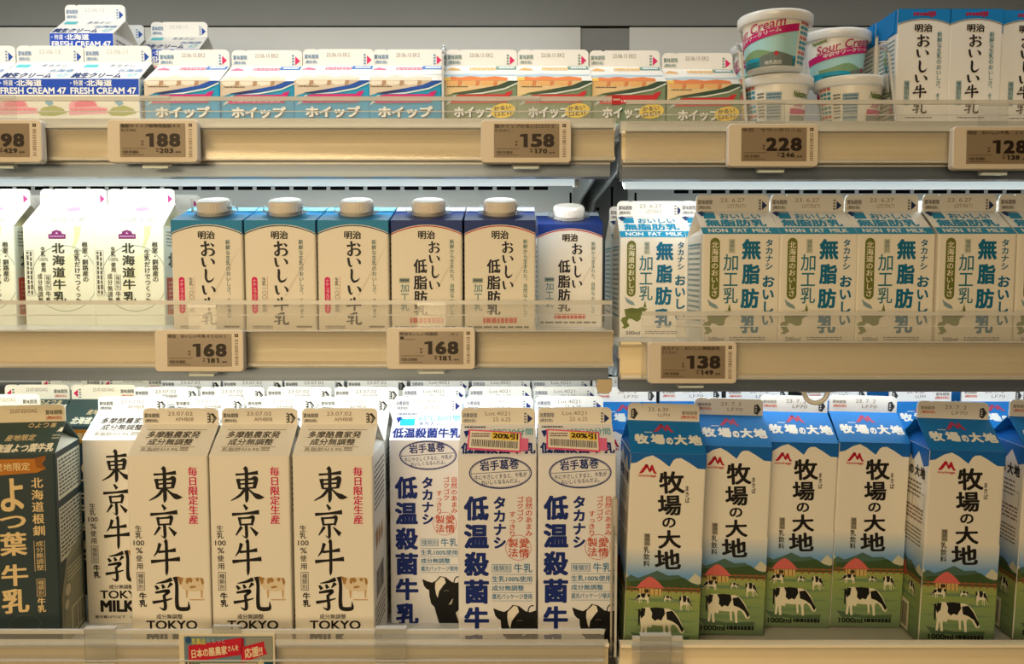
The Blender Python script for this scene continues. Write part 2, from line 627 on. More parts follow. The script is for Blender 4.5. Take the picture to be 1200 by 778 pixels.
def tokyo_carton():
    g = Gable(0.0705, 0.180, 0.0225, 0.0145)
    a = g.front(Frame(25, 205, 243, 762))
    for k, b, vm in ((K_TO, (82, 235, 172, 332), 108), (K_KYO, (85, 338, 160, 430), 100), (K_USHI, (85, 440, 162, 535), 102), (K_NYU, (86, 543, 182, 632), 97)):
        a.brush(k, *b, BLACK, vmax=vm, k=1.38)
    a.vtext('毎日限定生産', 189, 233, 216, 392, (.80, .03, .36), .012, wide=.012)
    for ch, x0, y0, x1, y1 in (('生', 42, 395, 60, 412), ('乳', 42, 414, 60, 432), ('100', 37, 437, 66, 451), ('%', 43, 457, 61, 473), ('使', 42, 478, 60, 496), ('用', 43, 501, 60, 518)):
        a.text(ch, x0, y0, x1, y1, BLACK, .008)
    a.frame(43, 525, 64, 577, 1.3, BLACK)
    a.vtext('種類別', 46, 529, 61, 574, BLACK, .004)
    a.vtext('牛乳', 47, 582, 68, 623, BLACK, .03)
    br, b2 = (.66, .50, .28), (.77, .62, .42)
    pale = (.88, .82, .72)
    a.poly([(160, 548), (176, 541), (200, 540), (222, 541), (226, 552), (224, 574), (221, 598), (217, 598), (215, 578), (200, 580), (184, 578), (180, 598), (176, 598), (174, 576), (166, 572), (160, 562)], pale)
    for pts in ([(151, 539), (157, 537), (164, 541), (170, 540), (168, 546), (165, 558), (160, 560), (157, 549)], [(178, 542), (190, 540), (196, 548), (190, 556), (186, 551), (181, 559), (176, 554)],
                [(203, 542), (213, 541), (211, 552), (205, 550)], [(216, 541), (224, 543), (226, 556), (221, 562), (218, 552)], [(186, 566), (198, 563), (206, 567), (196, 570), (189, 571)]):
        a.poly(pts, br, 2)
    a.poly([(176, 576), (180, 576), (179, 598), (177, 598)], b2, 2)
    a.poly([(217, 576), (221, 576), (220, 598), (218, 598)], b2, 2)
    a.dashes(186, 601, 226, 607, 1, b2)
    a.text('成分無調整', 93, 643, 165, 657, BLACK, .008)
    a.text('TOKYO', 65, 661, 205, 686, BLACK, .022)
    a.text('MILK', 65, 691, 168, 727, BLACK, .05)
    a.text('要冷蔵10℃以下　1000ml', 48, 738, 190, 747, BLACK, .01)
    r = Frame(35, 120, 242, 205)
    a = g.slope(r)
    a.rect(58, 135.5, 215, 136.8, GREY)
    a.text('多摩酪農家発', 62, 140, 202, 158, (.2, .17, .14), .01, shear=.1)
    a.text('成分無調整', 72, 160, 190, 177, (.2, .17, .14), .01, shear=.1)
    a.rect(58, 180.5, 200, 181.5, GREY)
    a.text('乳脂肪分3.9%', 62, 183, 160, 193, (.45, .40, .34), 0, shear=.1)
    a.dashes(164, 183, 186, 193, 2, (.5, .45, .4))
    seal_print(g, ('賞味期限', '(開封前)'), '23.07.02', (.2, .17, .13), WHITE, (.52, .45, .36), 'AFHB08')
    black_diamond(g, (.12, .1, .08))
    sd = g.right()
    for k in range(3):
        sd.poly([(.15 + .22 * k, .40 + .02 * k), (.32 + .2 * k, .38), (.36 + .2 * k, .46), (.22 + .22 * k, .50)], br)
    sd.dashes(.1, .06, .9, .30, 9, (.35, .3, .25), fill=.4)
    sd.bars(.2, .60, .8, .74, 14, (.25, .22, .2))
    sd.dashes(.1, .78, .9, .92, 5, (.35, .3, .25), fill=.4)
    return g.finish()


def pasteurized_carton(sticker):
    g = Gable(0.0690, 0.180, 0.0225, 0.0150, base=ink((.92, .925, .95), .45, .35), roof=ink((.92, .925, .95), .45, .35))
    nv = (.05, .16, .47)
    tl = (.08, .46, .66)
    rd = (.77, .32, .22)
    a = g.front(Frame(298, 197, 508, 738))
    a.ring(411, 241, 84, 43, 3.4, nv)
    a.ring(411, 241, 79, 39, 1.0, nv)
    a.text('岩手葛巻', 356, 206, 460, 233, nv, .025, rot=-4)
    a.poly([(333, 243), (488, 233), (488, 234.5), (333, 244.5)], nv)
    a.text('牛にやさしくすると、牛乳が', 342, 243, 482, 256, nv, .008, rot=-4)
    a.text('おいしくなるんだよ。', 360, 258, 462, 270, nv, .008, rot=-4)
    for i, ch in enumerate('低温殺菌牛乳'):
        a.text(ch, 313, 303 + 75 * i, 380, 369 + 75 * i, nv, .045)
    a.vtext('タカナシ', 391, 303, 427, 446, nv, .045)
    a.vtext('自然のあまみ', 477, 303, 497, 412, rd, .012)
    a.vtext('ゴクゴク', 454, 303, 474, 374, rd, .012)
    a.vtext('すっきり', 433, 343, 453, 412, rd, .012)
    a.ring(459, 442, 34.5, 34.5, 1.3, rd)
    a.vtext('愛情', 460, 416, 489, 470, rd, .015)
    a.vtext('製法', 431, 416, 459, 468, rd, .015)
    a.frame(388, 487, 440, 508, 1.2, tl)
    a.text('種類別', 391, 490, 437, 505, tl, .005)
    a.text('牛乳', 447, 485, 496, 509, tl, .01)
    for y in (514, 539, 563, 586):
        a.rect(388, y, 497, y + 1.0, tl)
    a.text('生乳100%使用', 388, 519, 496, 535, tl, .012)
    a.text('成分無調整', 388, 544, 474, 559, tl, .012)
    a.text('遮光パッケージ使用', 388, 567, 496, 582, tl, .012)
    c = g.front(Frame(435, -325, 834, 700))
    k = (.07, .07, .07)
    c.poly([(612, 450), (640, 462), (668, 470), (690, 458), (712, 433), (745, 440), (778, 466), (800, 472), (832, 462), (832, 699), (705, 699), (688, 640), (680, 608), (662, 590), (652, 545), (650, 512), (636, 505), (622, 488)], k, 2)
    c.ring(812, 470, 24, 36, 6, k, 2, 14, 150, 290)
    c.poly([(704, 452), (718, 437), (737, 444), (744, 470), (728, 488), (706, 520), (699, 556), (690, 535), (684, 500), (686, 470)], WHITE, 3)
    c.ring(748, 522, 16, 10, 2.5, (.55, .52, .48), 3, 10, 200, 330)
    c.poly([(778, 566), (786, 560), (776, 590), (760, 596)], (.8, .78, .74), 3)
    c.poly([(800, 640), (832, 610), (832, 690), (815, 690)], WHITE, 3)
    r = g.slope(Frame(215, 270, 778, 450))
    r.rect(280, 318, 398, 362, (.10, .66, .75))
    r.poly([(245, 312), (280, 306), (300, 320), (280, 330), (265, 348)], nv)
    r.text('65℃30分間', 428, 296, 755, 334, (.30, .66, .72), .012)
    r.text('タカナシ', 428, 338, 600, 362, nv, .02)
    r.text('低温殺菌牛乳', 232, 376, 770, 438, nv, .04)
    r.dashes(250, 284, 405, 300, 1, (.3, .34, .42))
    seal_print(g, ('消費期限', '(開封前)'), 'Lot.4021', (.33, .36, .45), (.08, .16, .42), (.56, .52, .46), '23. 6.25')
    s = g.right()
    s.dashes(.08, .10, .92, .40, 12, (.4, .42, .48), fill=.4)
    s.rect(.0, .62, 1, 1, (.12, .12, .13))
    l = g.left()
    l.dashes(.08, .10, .92, .55, 14, (.4, .42, .48), fill=.4)
    root = g.finish()
    if sticker:
        mb = MB()
        n = Vector((0, -g.rise, g.D / 2)).normalized()
        base = boxpos((-g.W / 2, -0.0008, g.H + g.rise), (g.W, 0, 0), (0, -g.D / 2 + 0.0008, -g.rise), n)
        pos = lambda u, v, l: base(u, v, l + 0.0012)
        fr = Frame(545, 155, 1025, 335)
        b = Art(mb, pos, fr)
        b.clip = False
        ca, sa = math.cos(rad(3)), math.sin(rad(3))

        def R(x, y):
            X, Y = x - 765, y - 255
            return (765 + X * ca - Y * sa, 255 + X * sa + Y * ca)

        def q(x0, y0, x1, y1, c, L):
            b.poly([R(x0, y0), R(x1, y0), R(x1, y1), R(x0, y1)], c, L)
        pk = (.93, .36, .55)
        q(915, 232, 975, 300, (.93, .45, .62), 0)
        q(600, 200, 930, 312, pk, 1)
        q(611, 208, 921, 302, (.95, .92, .85), 2)
        q(745, 208, 914, 250, (.97, .83, .30), 3)
        b.text('20%引', 755, 213, 912, 248, (.10, .07, .04), .04, 4, rot=3)
        rr = random.Random(4)
        x = 625
        while x < 905:
            wd = rr.uniform(2.5, 6)
            q(x, 254, x + wd, 292, (.14, .11, .09), 3)
            x += wd + rr.uniform(3, 6)
        b.dashes(622, 214, 735, 240, 2, (.45, .3, .3), 3)
        mb.build('discount_sticker', root)['label'] = 'pink and yellow 20% discount sticker'
    return root


def fat_m(a, x0, y0, x1, y1, c, L=3):
    """red three-stroke wing emblem"""
    X = lambda t: x0 + (x1 - x0) * t
    Y = lambda t: y0 + (y1 - y0) * t
    a.poly([(X(0), Y(1)), (X(.28), Y(.25)), (X(.36), Y(0)), (X(.48), Y(0)), (X(.45), Y(.35)), (X(.26), Y(.85)), (X(.16), Y(1))], c, L)
    a.poly([(X(.36), Y(0)), (X(.48), Y(0)), (X(.62), Y(.62)), (X(.54), Y(.75))], c, L)
    a.poly([(X(.54), Y(.75)), (X(.66), Y(.1)), (X(.76), Y(.05)), (X(.88), Y(.7)), (X(1.0), Y(1)), (X(.84), Y(1)), (X(.72), Y(.6)), (X(.62), Y(.9))], c, L)


def cow_print(a, x0, y0, x1, y1, flip=False, L=4):
    X = lambda t: x0 + (x1 - x0) * ((1 - t) if flip else t)
    Y = lambda t: y0 + (y1 - y0) * t

    def P(pts, c, l):
        q = [(X(u), Y(v)) for u, v in pts]
        a.poly(q[::-1] if flip else q, c, l)
    w_, k = (.90, .88, .80), (.08, .08, .08)
    P([(.06, .10), (.12, .04), (.30, .03), (.50, .05), (.66, .06), (.76, .12), (.86, .30), (.93, .52), (.99, .76), (.95, .84), (.89, .80), (.84, .66), (.78, .56), (.72, .56), (.70, .66), (.71, .97), (.66, .97), (.645, .70), (.62, .58),
       (.58, .62), (.585, .90), (.545, .90), (.53, .60), (.40, .60), (.30, .58), (.27, .68), (.20, .64), (.185, .72), (.20, .97), (.145, .97), (.13, .70), (.115, .66), (.09, .95), (.04, .95), (.06, .62), (.04, .40)], w_, L)
    P([(.07, .06), (.16, .06), (.14, .28), (.06, .40), (.04, .24)], k, L + 1)
    P([(.25, .04), (.40, .03), (.56, .05), (.58, .22), (.54, .32), (.50, .44), (.42, .40), (.36, .46), (.29, .36), (.30, .20)], k, L + 1)
    P([(.60, .16), (.74, .12), (.86, .36), (.98, .70), (.94, .80), (.86, .58), (.74, .46), (.62, .40)], k, L + 1)
    P([(.0, .10), (.05, .10), (.03, .60), (.0, .62)], k, L + 1)


def meadow_print(a, x0, x1, dark=1.0, main=True):
    """printed farm picture: sky, hills, hut, fence and cows; x0, x1 beyond the panel are clipped"""
    zz = lambda y: 0.1755 * (1 - (y - 181) / 491)
    a.rect(x0, 415, x1, 528, ink_grad(zz(510), zz(415), ((0.0, (.36, .58, .84)), (.30, (.47, .66, .87)), (.62, (.74, .81, .88)), (1.0, (.93, .915, .88)))), 1)
    W = x1 - x0
    X = lambda t: x0 + W * t
    a.poly([(X(0), 494), (X(.04), 478), (X(.09), 496), (X(.2), 500), (X(.74), 498), (X(.83), 476), (X(.90), 488), (X(1), 492), (X(1), 525), (X(0), 525)], (.80, .80, .72), 2)
    a.poly([(X(0), 492), (X(.10), 484), (X(.18), 492), (X(.3), 482), (X(.40), 472), (X(.52), 484), (X(.64), 482), (X(.78), 500), (X(1), 506), (X(1), 530), (X(0), 530)], (.30, .42, .38), 3)
    a.poly([(X(0), 505), (X(.12), 500), (X(.55), 494), (X(.70), 488), (X(.84), 508), (X(1), 502), (X(1), 534), (X(0), 534)], (.24, .34, .20), 4)
    a.poly([(X(0), 510), (X(.05), 488), (X(.10), 512)], (.35, .40, .16), 5)
    a.rect(x0, 524, x1, 676, ink_grad(zz(672), zz(524), ((0.0, (.45, .54, .42)), (.45, (.50, .60, .40)), (.8, (.56, .64, .38)), (1.0, (.62, .66, .38)))), 5)
    for i in range(5):
        y = 545 + i * 26
        a.poly([(X(.02 + .1 * (i % 2)), y), (X(.5), y - 4), (X(.94), y + 1), (X(.6), y + 6), (X(.2), y + 5)], (.44, .55, .40), 5.5)
    a.rect(x0, 514, x1, 517, (.62, .40, .24), 5)
    a.rect(x0, 521, x1, 523.5, (.62, .40, .24), 6)
    for i in range(12):
        a.rect(X(i / 12 + .02), 511, X(i / 12 + .035), 528, (.55, .36, .22), 6)
    if main:
        a.poly([(90, 517), (104, 501), (119, 490), (127, 487), (136, 490), (150, 501), (165, 517)], (.84, .42, .40), 7)
        a.rect(99, 516, 157, 534, (.82, .70, .44), 7)
        for i in range(5):
            a.rect(104 + i * 11, 516, 106 + i * 11, 534, (.45, .32, .18), 8)
        a.rect(112, 519, 124, 528, (.2, .15, .1), 8)
        cow_print(a, 86, 529, 126, 556, True, 8)
        cow_print(a, 162, 534, 188, 550, False, 8)
        cow_print(a, 203, 532, 236, 572, False, 8)
        a.poly([(75, 628), (150, 640), (228, 636), (225, 648), (90, 646)], (.30, .40, .30), 6)
        cow_print(a, 96, 562, 216, 642, False, 8)
        a.text('1000ml', 82, 647, 147, 661, BLACK, .03, 8)
        a.dashes(152, 648, 224, 659, 1, (.1, .1, .1), 8, .9)


def meadow_carton():
    blue = (.08, .46, .76)
    deep = (.06, .39, .72)
    mroof = ink(blue)
    g = Gable(0.0662, 0.1755, 0.0235, 0.0155, roof=mroof, side=ink(deep))
    a = g.front(Frame(76, 181, 281, 672, 58, 250))
    a.poly([(76, 181), (281, 181), (279, 217), (257, 216), (232, 201), (212, 191), (199, 192), (191, 197), (180, 213), (154, 195), (135, 186), (116, 191), (91, 205), (76, 207)], deep)
    rd = (.72, .08, .20)
    fat_m(a, 98, 208, 147, 231, rd)
    a.text('morinaga', 97, 233, 145, 241, rd, .02)
    ink_ = (.09, .08, .08)
    for ch, b in (('牧', (152, 224, 220, 279)), ('場', (148, 283, 211, 334)), ('の', (160, 339, 196, 364)), ('大', (148, 370, 209, 416)), ('地', (139, 419, 208, 469))):
        a.text(ch, *b, ink_, .030, rot=-3)
    a.vtext('まきば', 221, 258, 233, 302, ink_, .02)
    a.rect(112, 380, 128, 411, (.66, .64, .58), 1)
    a.vtext('種類別', 114, 381, 127, 410, ink_, .0)
    a.vtext('乳飲料', 110, 412, 127, 464, ink_, .015)
    meadow_print(a, 54, 285)
    for side in (g.left(Frame(76, 181, 281, 672)), g.right(Frame(76, 181, 281, 672))):
        side.poly([(76, 181), (281, 181), (281, 222), (250, 230), (215, 196), (180, 226), (130, 190), (100, 214), (76, 214)], deep)
        for i, ch in enumerate('牧場の大地'):
            side.text(ch, 95 + 34 * i, 232 + (6 if ch == 'の' else 0), 95 + 34 * i + (31 if ch != 'の' else 24), 262, ink_, .05)
        side.dashes(92, 275, 240, 320, 4, (.45, .42, .38), fill=.4)
        side.frame(190, 300, 265, 345, 1.6, (.4, .38, .35))
        side.dashes(92, 340, 265, 380, 4, (.5, .35, .33), fill=.4, seed=8)
        side.ring(118, 410, 22, 18, 5, (.25, .24, .22))
        side.dashes(160, 392, 260, 440, 5, (.4, .38, .35), fill=.4, seed=9)
        meadow_print(side, 54, 300, main=False)
        side.poly([(110, 530), (118, 490), (150, 480), (178, 496), (186, 530)], (.74, .34, .28), 7)
        cow_print(side, 205, 530, 250, 570, False, 8)
        side.rect(96, 590, 215, 668, (.86, .84, .74), 8)
        side.bars(108, 600, 206, 660, 15, (.12, .12, .1), 9)
    r = g.slope(Frame(85, 135, 545, 335))
    fat_m(r, 240, 160, 370, 208, (.70, .24, .36), 2)
    for i, (ch, x0, x1) in enumerate((('牧', 118, 205), ('場', 218, 305), ('の', 312, 354), ('大', 362, 440), ('地', 448, 532))):
        r.text(ch, x0, 222 if ch != 'の' else 240, x1, 282, (.93, .93, .9), .06, 2)
    r.dashes(185, 208, 235, 218, 1, (.85, .88, .9))
    a = g.seal(UNIT)
    a.text('賞味期限', .04, .30, .24, .50, (.5, .46, .4), .01)
    a.text('(開封前)', .05, .56, .25, .76, (.84, .42, .30), .02)
    a.text('23. 7. 2', .38, .22, .68, .44, GREY, 0)
    a.text('LF70', .48, .56, .70, .76, GREY, 0)
    black_diamond(g, (.2, .2, .2), .92)
    return g.finish()


def meadow_carton_reversed(src):
    """same carton turned with its other face: date stamp mirrored on the fin"""
    g = Gable(0.0662, 0.1755, 0.0235, 0.0155)
    a = g.seal(UNIT)
    a.text('賞味期限', .75, .40, .97, .62, (.5, .46, .4), .01)
    a.text('(開封前)', .74, .66, .97, .88, (.84, .42, .30), .02)
    a.text('23. 6.30', .28, .24, .56, .46, (.5, .45, .4), 0)
    a.text('LLFH', .42, .56, .58, .76, (.5, .45, .4), 0)
    black_diamond(g, (.2, .2, .2), .09)
    c = copy_tree(src)
    for ch in list(c.children):
        if ch.name.startswith('seal_fin'):
            bpy.data.objects.remove(ch)
    g.top.build('seal_fin', c)
    return c


def dark_carton():
    dk = (.185, .25, .27)
    md = ink(dk)
    g = Gable(0.0715, 0.180, 0.0235, 0.0155, base=md, roof=ink((.24, .31, .29)), finm=ink((.90, .86, .76)), side=ink((.86, .85, .78)))
    gold = (.90, .80, .60)
    a = g.front(Frame(-67, 222, 150, 772))
    a.poly([(-67, 250), (-40, 232), (128, 234), (118, 248), (128, 262), (105, 272), (-67, 280)], (.72, .45, .12))
    a.poly([(100, 232), (130, 226), (118, 245), (126, 262), (104, 258)], (.58, .34, .08), 2)
    a.text('産地限定', 0, 243, 88, 265, (.92, .84, .62), .012, 3)
    for ch, b in (('よ', (12, 285, 70, 376)), ('つ', (8, 388, 73, 422)), ('葉', (6, 433, 73, 498)), ('牛', (6, 522, 73, 582)), ('乳', (4, 590, 73, 658))):
        a.text(ch, *b, gold, .02, wide=.012)
    for i, ch in enumerate('北海道根釧'):
        a.text(ch, 89, 286 + i * 33, 119, 314 + i * 33, gold, .01, wide=.012)
    a.rect(90, 460, 91.2, 545, gold)
    a.rect(116, 460, 117.2, 545, gold)
    a.vtext('成分無調整', 94, 460, 114, 543, gold, .0)
    a.frame(93, 566, 115, 616, 1.2, gold)
    a.vtext('種類別', 96, 570, 112, 613, gold, .0)
    a.vtext('牛乳', 93, 619, 115, 660, gold, .025)
    a.ring(60, 690, 40, 26, 1.5, (.30, .34, .33), 1, 20)
    r = g.slope(Frame(-290, 180, 350, 340))
    for i, ch in enumerate('よつ葉'):
        r.text(ch, 125 + 58 * i, 190, 170 + 58 * i, 212, gold, .012, shear=.1)
    r.ring(95, 200, 20, 10, 4, gold, 2)
    r.text('産地限定', -60, 244, 162, 274, gold, .012, shear=.1)
    r.text('北海道よつ葉牛乳', -170, 288, 330, 330, (.93, .90, .80), .05, shear=.1)
    r.poly([(305, 236), (330, 212), (345, 215), (372, 206), (362, 222), (350, 236), (322, 232)], (.92, .9, .84))
    r.dashes(286, 248, 345, 275, 2, (.7, .7, .64))
    seal_print(g, ('賞味期限', '(開封前)'), '23.07.02/OAG', (.28, .27, .22), (.78, .10, .28), (.55, .48, .38), flip=True, red=(.75, .30, .18))
    s = g.right()
    s.rect(.08, .03, .97, .245, (.86, .86, .78))
    s.dashes(.12, .045, .92, .235, 10, (.30, .32, .32), 2, fill=.5)
    s.rect(.08, .285, .97, .56, (.84, .84, .76))
    s.dashes(.12, .295, .92, .55, 12, (.30, .32, .32), 2, fill=.5, seed=4)
    s.poly([(.02, 1), (.06, .74), (.3, .56), (1, .50), (1, 1)], (.56, .56, .47), 3)
    s.poly([(.1, .8), (.35, .6), (1, .54), (1, .60), (.4, .68), (.1, .9)], (.48, .49, .42), 4)
    s.dashes(.3, .62, .9, .70, 4, (.80, .78, .66), 5, fill=.4)
    s.rect(.40, .84, .92, .98, (.82, .80, .68), 5)
    s.bars(.44, .85, .90, .97, 13, (.2, .2, .18), 6)
    s.ell(.3, .73, .10, .03, (.78, .74, .62), 5)
    s.ell(.24, .80, .08, .025, (.78, .74, .62), 5)
    return g.finish()


def nonfat_carton():
    tl = (.02, .42, .58)
    g = Gable(0.0690, 0.0975, 0.0225, 0.0150)
    a = g.front(Frame(55, 212, 437, 752))
    for ch, b in (('無', (248, 236, 342, 336)), ('脂', (250, 358, 338, 457)), ('肪', (245, 478, 336, 576)), ('乳', (245, 596, 336, 700))):
        a.text(ch, *b, tl, .042)
    a.vtext('タカナシ', 362, 236, 402, 388, tl, .03)
    a.vtext('おいしい', 348, 412, 412, 664, tl, .035)
    for ch, b in (('加', (158, 310, 230, 391)), ('工', (160, 402, 230, 466)), ('乳', (160, 474, 232, 552))):
        a.text(ch, *b, (.10, .45, .53), .008)
    a.rect(183, 235, 215, 305, (.80, .80, .74))
    a.vtext('種類別', 187, 240, 211, 301, (.2, .4, .44), .005)
    a.pill(92, 230, 140, 532, (.42, .45, .20))
    a.vtext('北海道のおいしさ', 98, 248, 134, 520, (.92, .9, .82), .018)
    gr = (.45, .50, .26)
    a.poly([(80, 600), (120, 592), (150, 596), (175, 588), (206, 598), (190, 612), (172, 630), (168, 655), (150, 668), (120, 652), (105, 650), (96, 668), (110, 690), (85, 705), (66, 700), (80, 690), (62, 660), (70, 645), (88, 640)], gr)
    a.poly([(82, 530), (100, 545), (128, 560), (138, 580), (112, 574), (92, 562)], (.52, .62, .66))
    a.dashes(98, 600, 195, 622, 2, (.35, .38, .22))
    a.poly([(192, 552), (200, 590), (182, 590)], (.45, .50, .26))
    a.text('500ml', 90, 718, 165, 738, (.45, .45, .45), .02)
    a.dashes(195, 718, 370, 738, 2, (.5, .5, .5))
    r = g.slope(Frame(45, 104, 436, 213))
    cy = (.06, .54, .70)
    r.rect(78, 114, 139, 142, cy)
    r.poly([(52, 112), (78, 106), (96, 116), (84, 124), (70, 132)], (.1, .2, .4))
    r.rect(86, 108, 139, 111, (.1, .2, .4))
    r.text('おいしい', 160, 118, 372, 143, cy, .03)
    r.text('無脂肪乳', 76, 146, 386, 179, cy, .042)
    r.rect(46, 183, 436, 213, cy)
    r.text('NON  FAT  MILK', 78, 189, 394, 207, (.93, .93, .9), .03)
    seal_print(g, ('賞味期限', '(開封前)'), '23. 6.27', (.28, .22, .24), (.10, .18, .38), (.62, .55, .46), 'LOT.P54.T1')
    l = g.left()
    l.frame(.1, .08, .9, .80, .02, (.45, .62, .66))
    l.dashes(.15, .11, .85, .76, 13, (.50, .62, .64), fill=.4)
    s = g.right()
    s.dashes(.15, .11, .85, .76, 13, (.50, .62, .64), fill=.4)
    return g.finish()


def hokkaido_carton():
    pale = ink((.87, .88, .80))
    g = Gable(0.0700, 0.0985, 0.0240, 0.0155, base=pale, side=ink((.80, .78, .62)))
    a = g.front(Frame(90, 265, 568, 938))
    a.poly([(440, 265), (490, 265), (478, 330), (440, 410), (418, 430), (440, 350)], (.80, .82, .62), 0)
    a.poly([(380, 470), (440, 440), (420, 560), (330, 700), (280, 720), (300, 600)], (.86, .87, .74), 0)
    a.ring(365, 620, 225, 225, 5, (.55, .60, .52), 0, 50)
    pu = (.45, .13, .38)
    a.poly([(265, 352), (265, 320), (286, 318), (292, 300), (322, 291), (352, 300), (360, 318), (382, 320), (382, 352)], pu)
    a.dashes(275, 331, 372, 343, 1, (.8, .65, .76))
    a.poly([(312, 318), (322, 305), (333, 318)], (.8, .65, .76), 2)
    k = (.23, .25, .21)
    for i, ch in enumerate('北海道牛乳'):
        a.text(ch, 285, 380 + 82 * i, 372, 450 + 82 * i, k, .030)
    a.vtext('生乳', 208, 405, 242, 472, k, .025)
    a.text('100%', 196, 480, 258, 503, k, .0)
    a.vtext('使用', 208, 510, 242, 578, k, .025)
    a.vtext('根室・釧路産の', 488, 372, 530, 645, k, .025)
    a.vtext('生乳だけでつくった', 434, 422, 476, 790, k, .025)
    a.vtext('成分無調整', 180, 585, 216, 790, k, .01)
    a.frame(230, 595, 272, 700, 2.5, k)
    a.vtext('種類別', 236, 602, 266, 694, k, .0)
    a.vtext('牛乳', 232, 706, 272, 790, k, .02)
    a.frame(108, 430, 160, 740, 2, (.4, .4, .35))
    a.vdashes(114, 438, 156, 730, 2, (.35, .35, .32), fill=.6)
    r = g.slope(UNIT)
    r.ell(.56, .25, .10, .10, (.84, .66, .78))
    r.text('北海道牛乳', .17, .62, .85, .85, (.62, .62, .58), .0)
    seal_print(g, ('賞味期限', '(開封前)'), '23. 6.27', (.75, .74, .72), (.70, .20, .50), (.85, .85, .84))
    for s in (g.left(), g.right()):
        s.dashes(.1, .05, .9, .22, 5, (.55, .55, .5), fill=.4)
        s.text('北海道', .15, .26, .85, .42, k, .03)
        s.rect(.08, .52, .92, .90, (.80, .38, .28))
        s.dashes(.14, .56, .86, .86, 7, (.88, .70, .62), 2)
    return g.finish()


def whip_carton(kind):
    W, H = 0.0680, 0.0425
    blue = kind == 'blue'
    main = (.05, .58, .74) if blue else (.48, .55, .43)
    sw = (.05, .30, .64) if blue else (.22, .31, .25)
    sw2 = (.10, .16, .36) if blue else (.30, .36, .26)
    ban = (.78, .06, .44) if blue else (.78, .18, .20)
    g = Gable(W, H, 0.0205, 0.0150, base=ink(main), side=ink((.08, .12, .22) if blue else (.16, .19, .16)))
    a = g.front(Frame(625, 290, 1155, 630))
    tan, tan2 = ((.82, .75, .66), (.70, .56, .44)) if blue else ((.90, .78, .58), (.86, .54, .34))
    # printed dessert picture above the swoosh
    a.poly([(625, 290), (1110, 290), (1000, 330), (860, 356), (700, 380), (640, 400), (625, 420)], tan, 1)
    for i in range(3):
        x = 640 + i * 125
        a.poly([(x, 292), (x + 95, 292), (x + 88, 318), (x + 30, 326), (x, 310)], (.92, .88, .80) if blue else (.93, .72, .46), 2)
        a.poly([(x + 96, 292), (x + 122, 292), (x + 118, 322), (x + 90, 330)], tan2, 2)
    a.dashes(655, 330, 800, 342, 1, (.35, .25, .18), 3)
    a.poly([(690, 380), (860, 352), (1010, 325), (1090, 292), (1155, 292), (1155, 300), (1060, 340), (900, 372), (760, 386)], sw, 3)
    a.poly([(690, 380), (800, 362), (900, 356), (860, 368), (760, 384)], sw2, 4)
    a.poly([(760, 388), (900, 375), (1060, 344), (1155, 302), (1155, 312), (1060, 354), (900, 384)], (.88, .90, .86), 4)
    a.poly([(640, 470), (660, 440), (700, 395), (720, 392), (690, 440)], (.75, .78, .75), 2)
    a.poly([(680, 452), (690, 415), (740, 392), (1060, 388), (1075, 372), (1120, 362), (1085, 420), (1078, 446)], ban, 5)
    a.dashes(710, 424, 1050, 440, 1, (.92, .80, .80), 6, .9)
    x1 = 1088 if blue else 1000
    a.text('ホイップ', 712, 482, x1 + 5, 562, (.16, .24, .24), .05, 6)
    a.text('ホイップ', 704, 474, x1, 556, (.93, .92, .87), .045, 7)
    if not blue:
        a.ell(1050, 505, 88, 52, (.93, .78, .22), 8, rot=-8)
        a.text('かるい', 985, 470, 1105, 500, (.2, .2, .14), .03, 9, rot=-6)
        a.text('口どけ', 990, 505, 1115, 540, (.2, .2, .14), .03, 9, rot=-6)
    a.text('植物性脂肪40%', 742, 588, 1040, 622, (.80, .85, .85), .02, 6)
    r = g.slope(UNIT)
    pk = (.88, .45, .58) if blue else (.90, .68, .40)
    r.poly([(.02, .30), (.10, .12), (.20, .22), (.22, .32)], pk)
    r.dashes(.34, .12, .70, .34, 2, pk if blue else (.93, .74, .40), fill=.7)
    r.rect(.70, .03, .98, .26, (.20, .46, .72) if blue else (.42, .58, .52))
    r.dashes(.74, .08, .95, .20, 1, (.92, .93, .93), 2, .9)
    r.poly([(.03, .86), (.12, .74), (.24, .80), (.36, .70), (.52, .80), (.70, .72), (.86, .82), (.86, 1), (.03, 1)], (.88, .80, .70) if blue else (.88, .50, .28))
    if not blue:
        r.poly([(.0, .62), (.3, .54), (.8, .60), (.98, .58), (.98, .68), (.5, .72), (.0, .74)], (.72, .80, .84))
        r.rect(.0, .8, .1, 1, (.93, .74, .34), 2)
    else:
        r.poly([(.0, .60), (.5, .54), (.98, .56), (.98, .64), (.5, .66), (.0, .70)], (.86, .87, .86))
    seal_print(g, ('賞味期限', '(開封前)'), '23.06.15 EK2', (.22, .50, .66) if blue else (.38, .52, .50), (.84, .16, .40), (.62, .61, .60))
    return g.finish('whipping_cream_carton')


